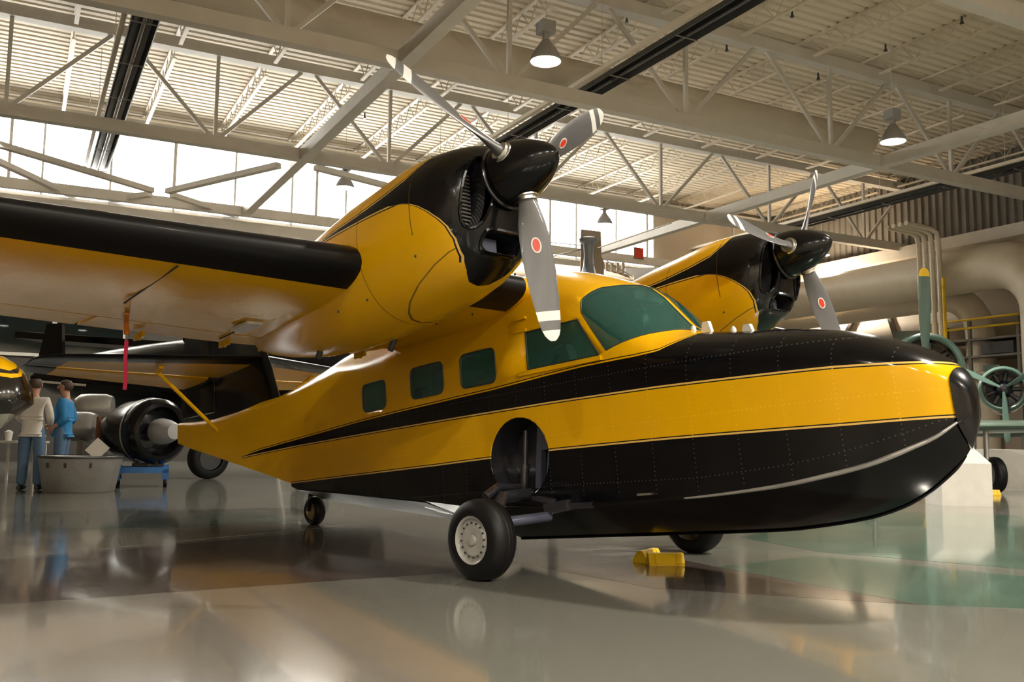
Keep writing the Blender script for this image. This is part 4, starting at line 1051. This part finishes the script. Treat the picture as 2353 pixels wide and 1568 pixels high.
# small white table behind the left man
tbm = fthing('side_table', 'small white table with cups behind the man in the white shirt', 'table', ground(45, 17.5))
MB().box((-.35, -.25, .70), (.45, .25, .74)).build('table_top', M['whitepaint'], tbm)
for x in (-.3, .4):
    for y in (-.2, .2): MB().box((x - .02, y - .02, 0), (x + .02, y + .02, .70)).build('leg', M['whitepaint'], tbm)
cp = fthing('paper_cup', 'white cup standing on the small white table', 'cup', ground(20, 17.5) + Vector((0, 0, .74))); q = MB(); q.lathe([(0, .05), (.16, .075), (.17, .07), (.20, .02)], (0, 0, 0), (0, 0, 1), 16, True, True); q.build('cup_body', M['whitepaint'], cp, 40)
# folding ladder seen between wing and tail
ld = fthing('step_ladder', 'white folding ladder seen between the wing and the tail', 'ladder', ground(690, 24.5), R(15))
for s in (-1, 1):
    m = MB(); m.bar((s * .22 - .35, 0, 0), (s * .16 + .2, .3, 3.3), .07, .04); m.build('ladder_rail', M['whitepaint'], ld)
for k in range(9):
    f = .08 + k * .105; MB().bar((-.35 + .55 * f - .2, .3 * f, 3.3 * f), (-.35 + .55 * f + .2, .3 * f, 3.3 * f), .08, .03).build('tread', M['whitepaint'], ld)
MB().box((-.05, .1, 2.6), (.30, .5, 2.9)).build('tool_tray', M['whitepaint'], ld)

# ------------------------------------------------------------------ green twin-engined aircraft at the right
M['dkgreen'] = plain('dark_green_gloss', (.006, .022, .018), .15, 0, .8, .1)
M['mint'] = plain('mint_green_paint', (.075, .135, .115), .4)
M['wingmint'] = plain('pale_green_wing_metal', (.17, .25, .205), .3, .4, .2)
def radial_aircraft(px, py, f, rr, pr_len, phs, label, track, wing_half, tip):
    g = ground(px, f); zz = .9 + (1021 - py) / FPX * f
    ga = fthing('radial_engine_aircraft', label, 'aircraft', g, math.atan2(-(px - FW / 2), FPX) * -1.0 * -1.0)
    ax = (0, -1, 0)
    q = MB(); q.lathe([(-1.5, rr * .75), (-1.1, rr * .95), (-.5, rr), (-.05, rr), (.12, rr * .97), (.2, rr * .88), (.19, rr * .82), (.05, rr * .80), (-.2, rr * .76)], (0, 0, zz), ax, 40); cw = q.build('engine_cowling', M['dkgreen'], ga, 40)
    q = MB(); q.lathe([(.10, rr * .985), (.19, rr * .93), (.225, rr * .87), (.20, rr * .81), (.10, rr * .795)], (0, 0, zz), ax, 40); q.build('cowling_ring', M['mint'], cw, 40)
    q = MB(); q.lathe([(-.2, rr * .78), (-.18, rr * .4), (.05, rr * .34), (.15, rr * .14), (.32, rr * .12), (.34, .0)], (0, 0, zz), ax, 24); q.build('crankcase', M['gearblack'], cw, 40)
    for k in range(9):
        a = 2 * PI * k / 9; d = Vector((math.cos(a), 0, math.sin(a))); q = MB(); q.tube([Vector((0, .05, zz)) + d * rr * .35, Vector((0, .05, zz)) + d * rr * .72], rr * .09, 10); q.build('cylinder', M['darkgrey'], cw, 40)
    q = MB(); q.box((-rr * .75, -.05, zz + rr * .78), (-rr * .1, .9, zz + rr * 1.06)); q.build('air_intake', M['dkgreen'], cw)
    pr = bpy.data.objects.new('propeller', None); C.objects.link(pr); pr.parent = ga; pr.location = (0, -.32, zz); pr.rotation_euler = (0, 0, -PI / 2)
    for ph in phs:
        m = MB(); rg = []; k_ = pr_len / 1.31
        for r in (.08, .2, .4, .7, 1.0, 1.2):
            ch = interp(r, [.08, .2, .5, .9, 1.2, 1.31], [.08, .10, .17, .165, .14, .05]) * k_; be = R(interp(r, [0, 1.3], [50, 18]))
            rg.append([(c_ * math.sin(be) + t_ * math.cos(be), -c_ * math.cos(be) + t_ * math.sin(be), r * k_) for c_, t_ in [(ch / 2 * math.cos(a), .014 * math.sin(a)) for a in np.linspace(0, 2 * PI, 13)[:-1]]])
        m.loft(rg); b_ = m.build('blade', M['mint'], pr, 50); b_.rotation_euler = (ph - PI / 2, 0, 0)
        m = MB(); rg = []
        for r, ch in ((1.2, .141), (1.26, .125), (1.295, .08), (1.312, .03)):
            be = R(19.5); ch *= k_; rg.append([(c_ * math.sin(be) + t_ * math.cos(be), -c_ * math.cos(be) + t_ * math.sin(be), r * k_) for c_, t_ in [(ch / 2 * math.cos(a), .0142 * math.sin(a)) for a in np.linspace(0, 2 * PI, 13)[:-1]]])
        m.loft(rg); b_ = m.build('blade_tip', tip, pr, 50); b_.rotation_euler = (ph - PI / 2, 0, 0)
    q = MB(); wr = []; wz = 1.22
    for x, c, t in ((-wing_half, 1.4, .16), (-wing_half * .5, 1.9, .28), (0, 2.3, .36), (wing_half * .5, 1.9, .28), (wing_half, 1.4, .16)):
        wr.append([(x, .75 + c * (1 - math.cos(a)) / 2, wz + .05 * abs(x) / 3 + t / 2 * math.sin(a) * (1 - .5 * (1 - math.cos(a)) / 2)) for a in np.linspace(0, 2 * PI, 25)[:-1]])
    q.loft(wr); q.build('wing', M['wingmint'], ga, 50)
    q = MB(); q.loft([[(r * .8 * math.cos(a), y, zz - .1 + r * math.sin(a)) for a in np.linspace(0, 2 * PI, 25)[:-1]] for y, r in ((1.0, rr * .85), (2.0, rr * .9), (4, rr * .7), (6.5, .12))]); q.build('fuselage', M['dkgreen'], ga, 40)
    for e in (-1, 1):
        cc = Vector((e * track, 1.0, .335)); w_ = bpy.data.objects.new('landing_wheel', None); C.objects.link(w_); w_.parent = ga
        q = MB(); tyre(q, cc, (.92, .4, 0), .335, .2); q.build('tyre', M['rubber'], w_, 40)
        q = MB(); q.lathe([(-.08, .18), (.08, .18)], cc, (.92, .4, 0), 18, True, True); q.build('hub', M['alu'], w_, 40)
        q = MB(); q.tube([cc + Vector((-.12 * e, 0, 0)), cc + Vector((-.12 * e, .05, .9))], .05, 10); q.build('wheel_leg', M['alu'], w_, 40)
    return ga
radial_aircraft(2132, 850, 17.0, .68, 1.84, (R(89), R(269)), 'dark green aircraft with a yellow-tipped mint blade upright above the yellow bow', 1.12, 4.2, M['chock'])
radial_aircraft(2310, 893, 22.5, .56, 1.3, (R(152), R(272), R(32)), 'mint-ringed round engine of the farther green aircraft at the right edge', .85, 4.5, M['mint'])

# ------------------------------------------------------------------ white display plinths
def plinth(px, f, w, d, h0, h1, lab_, ang=0):
    o = fthing('display_plinth', lab_, 'plinth', ground(px, f), ang, 'white display plinths')
    q = MB(); q.add([(-w/2, -d/2, 0), (w/2, -d/2, 0), (w/2, d/2, 0), (-w/2, d/2, 0), (-w/2, -d/2, h0), (w/2, -d/2, h0), (w/2, d/2, h1), (-w/2, d/2, h1)], [(0,3,2,1),(4,5,6,7),(0,1,5,4),(1,2,6,5),(2,3,7,6),(3,0,4,7)])
    q.build('case', M['whitepaint'], o); MB().box((-w/2 + .03, -d/2 + .03, -.0), (w/2 - .03, d/2 - .03, .015)).build('base_gap', M['darkgrey'], o)
    return o
p1 = plinth(2197, 13.9, .74, .55, .62, .86, 'white plinth with a sloping top just below the yellow bow')
MB().box((.371, -.2, .28), (.385, .05, .52)).build('info_panel', M['grey'], p1); MB().box((.385, -.1, .32), (.389, -.02, .38)).build('info_button', M['darkgrey'], p1)
plinth(2297, 20.0, .75, .6, .80, .80, 'square white plinth beyond the dark green aircraft wing')

# ------------------------------------------------------------------ wheel chocks
def chock(px, f, ang, lab_, L=.26, w=.12, h=.085, grp='wheel chocks'):
    o = fthing('wheel_chock', lab_, 'chock', ground(px, f), ang, grp)
    q = MB(); pr_ = [(-w/2, 0), (w/2, 0), (w/2, .02), (w * .18, h), (-w * .18, h), (-w/2, .02)]
    q.add([(-L/2, a, b) for a, b in pr_] + [(L/2, a, b) for a, b in pr_], [tuple(range(5, -1, -1)), tuple(range(6, 12))] + [(k, (k+1) % 6, 6 + (k+1) % 6, 6 + k) for k in range(6)]); q.build('wedge', M['chock'], o)
    for s in (-1, 1): MB().bar((s * L * .3, -w/2 - .004, .015), (s * L * .3, -w * .18 - .004, h - .006), .012, .008).build('tread_bar', M['chock'], o)
    return o
chock(1488, 7.05, R(55), 'yellow wheel chock, the left one of the pair before the far main wheel')
chock(1527, 6.85, R(5), 'yellow wheel chock, the right one of the pair before the far main wheel')
chock(2272, 16.6, R(10), 'yellow wheel chock by the green aircraft wheel', .3, .14, .10)

# ------------------------------------------------------------------ tan biplane behind the cabin roof
tp0 = ground(1350, 17.0)
bi = fthing('tan_biplane', 'tan fabric biplane raised on a pole behind the cabin roof, red emblem on its fin', 'aircraft', tp0 + Vector((0, 0, 3.6)), 0)
M['tan'] = plain('tan_fabric', (.28, .22, .165), .7)
def tx(px): return (px - 1350) / FPX * 17
def tz(py): return .9 + (1013 - py) / FPX * 17 - 3.6
q = MB(); q.add([(tx(1332), 0, tz(640)), (tx(1386), 0, tz(640)), (tx(1388), 0, tz(600)), (tx(1381), 0, tz(585)), (tx(1380), 0, tz(526)), (tx(1333), 0, tz(521)), *[(tx(a), .09, tz(b)) for a, b in ((1332, 640), (1386, 640), (1388, 600), (1381, 585), (1380, 526), (1333, 521))]], [tuple(range(6)), tuple(range(11, 5, -1))] + [(k, (k+1) % 6, 6 + (k+1) % 6, 6 + k) for k in range(6)]); q.build('fin', M['tan'], bi)
q = MB(); q.lathe([(0, .055), (.01, .055)], (tx(1356), -.012, tz(545)), (0, 1, 0), 20, True, True); q.build('fin_emblem', M['red'], bi, None)
q = MB(); q.lathe([(-.25, .16), (-.1, .13), (.0, .10), (.2, .085), (.40, .10), (.44, .17), (.50, .18), (.52, .12)], (tx(1347), -.4, tz(618)), (0, 0, 1), 20, True, True); q.build('hub_post', plain('blue_grey_post', (.16, .19, .24), .4), bi, 40)
q = MB(); q.loft([[(x, .5 + r * math.cos(a), tz(640) + r * .8 * math.sin(a)) for a in np.linspace(0, 2*PI, 17)[:-1]] for x, r in ((-1.6, .5), (-.6, .46), (.3, .36), (.9, .2))]); q.build('fuselage', M['tan'], bi, 40)
for a, b in (((1240, 560), (1340, 568)), ((1240, 600), (1335, 576)), ((1365, 575), (1540, 512)), ((1385, 600), (1450, 640))):
    m = MB(); m.tube([(tx(a[0]), -.3, tz(a[1])), (tx(b[0]), -.3, tz(b[1]))], .011, 5); m.build('rigging_wire', M['walllow'], bi)
q = MB(); q.box((tx(1446), .6, tz(645)), (tx(1516), .8, tz(598))); q.build('lower_wing_end', M['grey'], bi)
for k in range(4): MB().box((tx(1395 + 13 * k), .3, tz(642)), (tx(1401 + 13 * k), .4, tz(592))).build('wing_rib', M['tan'], bi)
m = MB(); m.tube([(-.6, .5, tz(640) - .3), (-.6, .5, -3.6)], .09, 12); m.lathe([(0, .5), (.04, .5)], (-.6, .5, -3.6), (0, 0, 1), 24, True, True); m.build('display_pole', M['darkgrey'], bi, 40)
rs = fthing('red_sign', 'small red sign high on the far wall right of the tan fin', 'sign', rw(23.2, 32.25, 8.9), RA - math.atan2(RV.y, RV.x)); MB().box((-.22, -.03, -.22), (.22, 0, .22)).build('sign_plate', M['red'], rs); MB().box((-.25, 0, -.25), (.25, .02, .25)).build('sign_back', M['walllow'], rs)

# ------------------------------------------------------------------ two visitors
M['skin'] = plain('skin', (.42, .22, .15), .5); M['denim'] = plain('blue_denim', (.075, .14, .24), .85, 0, 0, .12, 30); M['shirtw'] = plain('white_cotton', (.55, .53, .50), .85); M['shirtb'] = plain('blue_cotton', (.015, .17, .40), .8)
M['hair'] = plain('brown_hair', (.055, .03, .02), .7); M['shoe'] = plain('black_shoe', (.012, .012, .013), .4)
def skin(name, pts, edges, rad, mat, par, root=0, sub=2):
    me = bpy.data.meshes.new(name); me.from_pydata([Vector(p) for p in pts], edges, []); me.materials.append(mat)
    o = new_obj(name, me, par); m = o.modifiers.new('skin', 'SKIN'); m.use_smooth_shade = True
    for i, v in enumerate(me.skin_vertices[0].data):
        r = rad[i]; v.radius = r if isinstance(r, tuple) else (r, r); v.use_root = (i == root); v.use_loose = False
    s_ = o.modifiers.new('sub', 'SUBSURF'); s_.levels = sub; s_.render_levels = sub
    return o
def person(label, pos, ang, shirt, pose, tuck=True, bald=False):
    """person faces local +y; height 1.77"""
    t = fthing('person', label, 'person', pos, ang)
    J = dict(pel=(0, 0, .95), ab=(0, .01, 1.10), ch=(0, .0, 1.32), nk=(0, -.01, 1.48), hb=(0, .01, 1.57), hd=(0, .025, 1.66), ht=(0, .01, 1.745))
    for s, n in ((-1, 'l'), (1, 'r')):
        J['hip' + n] = (s * .10, 0, .90); J['kn' + n] = (s * .115, .015, .50); J['an' + n] = (s * .12, -.01, .09); J['toe' + n] = (s * .14, .13, .035)
        J['sh' + n] = (s * .185, -.01, 1.40)
        el, wr_, hn = pose[n]; J['el' + n] = el; J['wr' + n] = wr_; J['hn' + n] = hn
    names = list(J); idx = {k: i for i, k in enumerate(names)}
    ed = [('pel', 'ab'), ('ab', 'ch'), ('ch', 'nk'), ('nk', 'hb'), ('hb', 'hd'), ('hd', 'ht')]
    for n in 'lr': ed += [('pel', 'hip' + n), ('hip' + n, 'kn' + n), ('kn' + n, 'an' + n), ('an' + n, 'toe' + n), ('ch', 'sh' + n), ('sh' + n, 'el' + n), ('el' + n, 'wr' + n), ('wr' + n, 'hn' + n)]
    rd = dict(pel=(.13, .10), ab=(.14, .10), ch=(.155, .11), nk=.058, hb=.075, hd=(.083, .098), ht=.05)
    for n in 'lr': rd.update({'hip' + n: .088, 'kn' + n: .058, 'an' + n: .042, 'toe' + n: (.045, .03), 'sh' + n: .062, 'el' + n: .043, 'wr' + n: .030, 'hn' + n: (.040, .022)})
    skin('body', [J[k] for k in names], [(idx[a], idx[b]) for a, b in ed], [rd[k] for k in names], M['skin'], t)
    # face
    q = MB(); q.sphere((0, .122, 1.645), .014, .02, .022, 8, 6); q.build('nose', M['skin'], t, 60)
    for s in (-1, 1):
        q = MB(); q.sphere((s * .033, .108, 1.672), .012, .008, .007, 8, 6); q.build('eye', M['whitepaint'], t, 60)
        q = MB(); q.sphere((s * .088, .015, 1.655), .012, .025, .034, 8, 6); q.build('ear', M['skin'], t, 60)
    q = MB(); q.bar((-.025, .112, 1.605), (.025, .112, 1.605), .008, .008); q.build('mouth', M['red'], t)
    # fingers
    for n in 'lr':
        w0 = Vector(J['wr' + n]); h0 = Vector(J['hn' + n]); d = (h0 - w0).normalized(); side = d.cross(Vector((0, 1, 0)) if abs(d.y) < .8 else Vector((1, 0, 0))).normalized()
        for k, L in enumerate((.075, .085, .08, .062)):
            b0 = h0 + side * (.030 - .02 * k) + d * .01; m = MB(); m.tube([b0, b0 + d * L * .5, b0 + d * L + Vector((0, .012, 0))], [.010, .009, .006], 8); m.build('finger', M['skin'], t, 60)
        m = MB(); m.tube([w0 + d * .03 + side * .03, w0 + d * .06 + side * .055, w0 + d * .10 + side * .055], [.012, .011, .007], 8); m.build('thumb', M['skin'], t, 60)
    # clothing
    kk = ['pel', 'hem', 'ab', 'ch', 'nk'] + [a + n for n in 'lr' for a in ('sh', 'el', 'wr')]; ii = {k: i for i, k in enumerate(kk)}
    cl = {k: Vector(J[k]) for k in kk if k in J}; cl['nk'] = Vector((0, -.01, 1.455)); cl['pel'] = Vector((0, 0, .99)); cl['hem'] = Vector((0, 0, .875))
    for n in 'lr': cl['wr' + n] = Vector(J['el' + n]).lerp(Vector(J['wr' + n]), pose.get('sleeve', .9))
    cr = dict(pel=(.168, .138), hem=(.172, .142), ab=(.165, .135), ch=(.178, .135), nk=.075)
    for n in 'lr': cr.update({'sh' + n: .082, 'el' + n: .066, 'wr' + n: .052})
    skin('shirt', [cl[k] for k in kk], [(ii['hem'], ii['pel']), (ii['pel'], ii['ab']), (ii['ab'], ii['ch']), (ii['ch'], ii['nk'])] + [(ii[a], ii[b]) for n in 'lr' for a, b in (('ch', 'sh' + n), ('sh' + n, 'el' + n), ('el' + n, 'wr' + n))], [cr[k] for k in kk], shirt, t)
    kk = ['w', 'hl', 'kl', 'al', 'hr', 'kr', 'ar', 'p']; pt = [(0, 0, 1.09), J['hipl'], J['knl'], (J['anl'][0], -.005, .055), J['hipr'], J['knr'], (J['anr'][0], -.005, .055), (0, -.005, .93)]
    skin('jeans', pt, [(0, 7), (7, 1), (1, 2), (2, 3), (7, 4), (4, 5), (5, 6)], [(.13, .10), .115, .085, .075, .115, .085, .075, (.168, .135)], M['denim'], t)
    for s in (-1, 1):
        q = MB(); q.loft([[(s * .13 + w2 * math.cos(a), y, .045 + h2 * max(math.sin(a), -.95)) for a in np.linspace(0, 2 * PI, 13)[:-1]] for y, w2, h2 in ((-.09, .03, .035), (-.06, .045, .045), (.03, .047, .045), (.12, .05, .035), (.18, .03, .025))]); q.build('shoe', M['shoe'], t, 50)
    q = MB(); q.sphere((0, -.005, 1.672), .097, .112, .105, 18, 12)
    q2 = MB(); keepf = []
    for f in q.f:
        c = sum((Vector(q.v[i]) for i in f), Vector()) / len(f)
        if (c.z > 1.70 - (.0 if c.y > .04 else .11 if c.y < -.01 else .05) and not (c.y > .062 and c.z < 1.735)) and not (bald and c.z > 1.745): keepf.append(f)
    q2.add(q.v, keepf); h = q2.build('hair', M['hair'], t, 60, fix=True)
    return t
pz = dict(l=((-.245, .02, 1.14), (-.18, .20, 1.02), (-.12, .24, 1.0)), r=((.245, .02, 1.14), (.19, .20, 1.02), (.13, .24, 1.0)))
g1 = pix_z(66, 1127); person('man in a white shirt and jeans seen from behind at the left', g1, R(8), M['shirtw'], pz, True, True)
pz2 = dict(l=((-.245, -.08, 1.13), (-.225, .10, .98), (-.20, .14, .93)), r=((.245, -.10, 1.13), (.225, .08, .98), (.20, .12, .93)), sleeve=.62)
g2 = pix_z(137, 1122.5); person('man in a blue shirt and jeans standing in profile behind the aluminium tub', g2, R(100), M['shirtb'], pz2)

# ------------------------------------------------------------------ sprinkler heads under the roof deck
SPR = ['right of the left heater strip at the top edge', 'right of the left heater strip, the lower one', 'just right of the near propeller tip', 'under the cross beam left of the near propeller', 'above the near spinner', 'right of the lit lamp above the near propeller', 'below the middle heater strip', 'above the middle heater strip at the top edge', 'left of the upper right lamp, high up', 'left of the upper right lamp, lower down', 'in the upper right corner']
for k, (x, y) in enumerate(((460, 38), (428, 118), (904, 212), (838, 268), (1118, 250), (1440, 45), (1670, 112), (1820, 33), (2035, 112), (1880, 177), (2210, 48))):
    p = pix_z(x, y, DECK - .12); o = fthing('sprinkler_head', 'small dark roof sprinkler head ' + SPR[k], 'sprinkler', p, 0, 'roof sprinkler heads')
    m = MB(); m.tube([(0, 0, 0), (0, 0, .12)], .025, 8); m.build('drop_pipe', M['darkgrey'], o, 40)
    m = MB(); m.lathe([(-.07, .05), (-.06, .055), (-.02, .03), (0, .03)], (0, 0, 0), (0, 0, 1), 12, True, True); m.build('rosette', M['darkgrey'], o, 40)
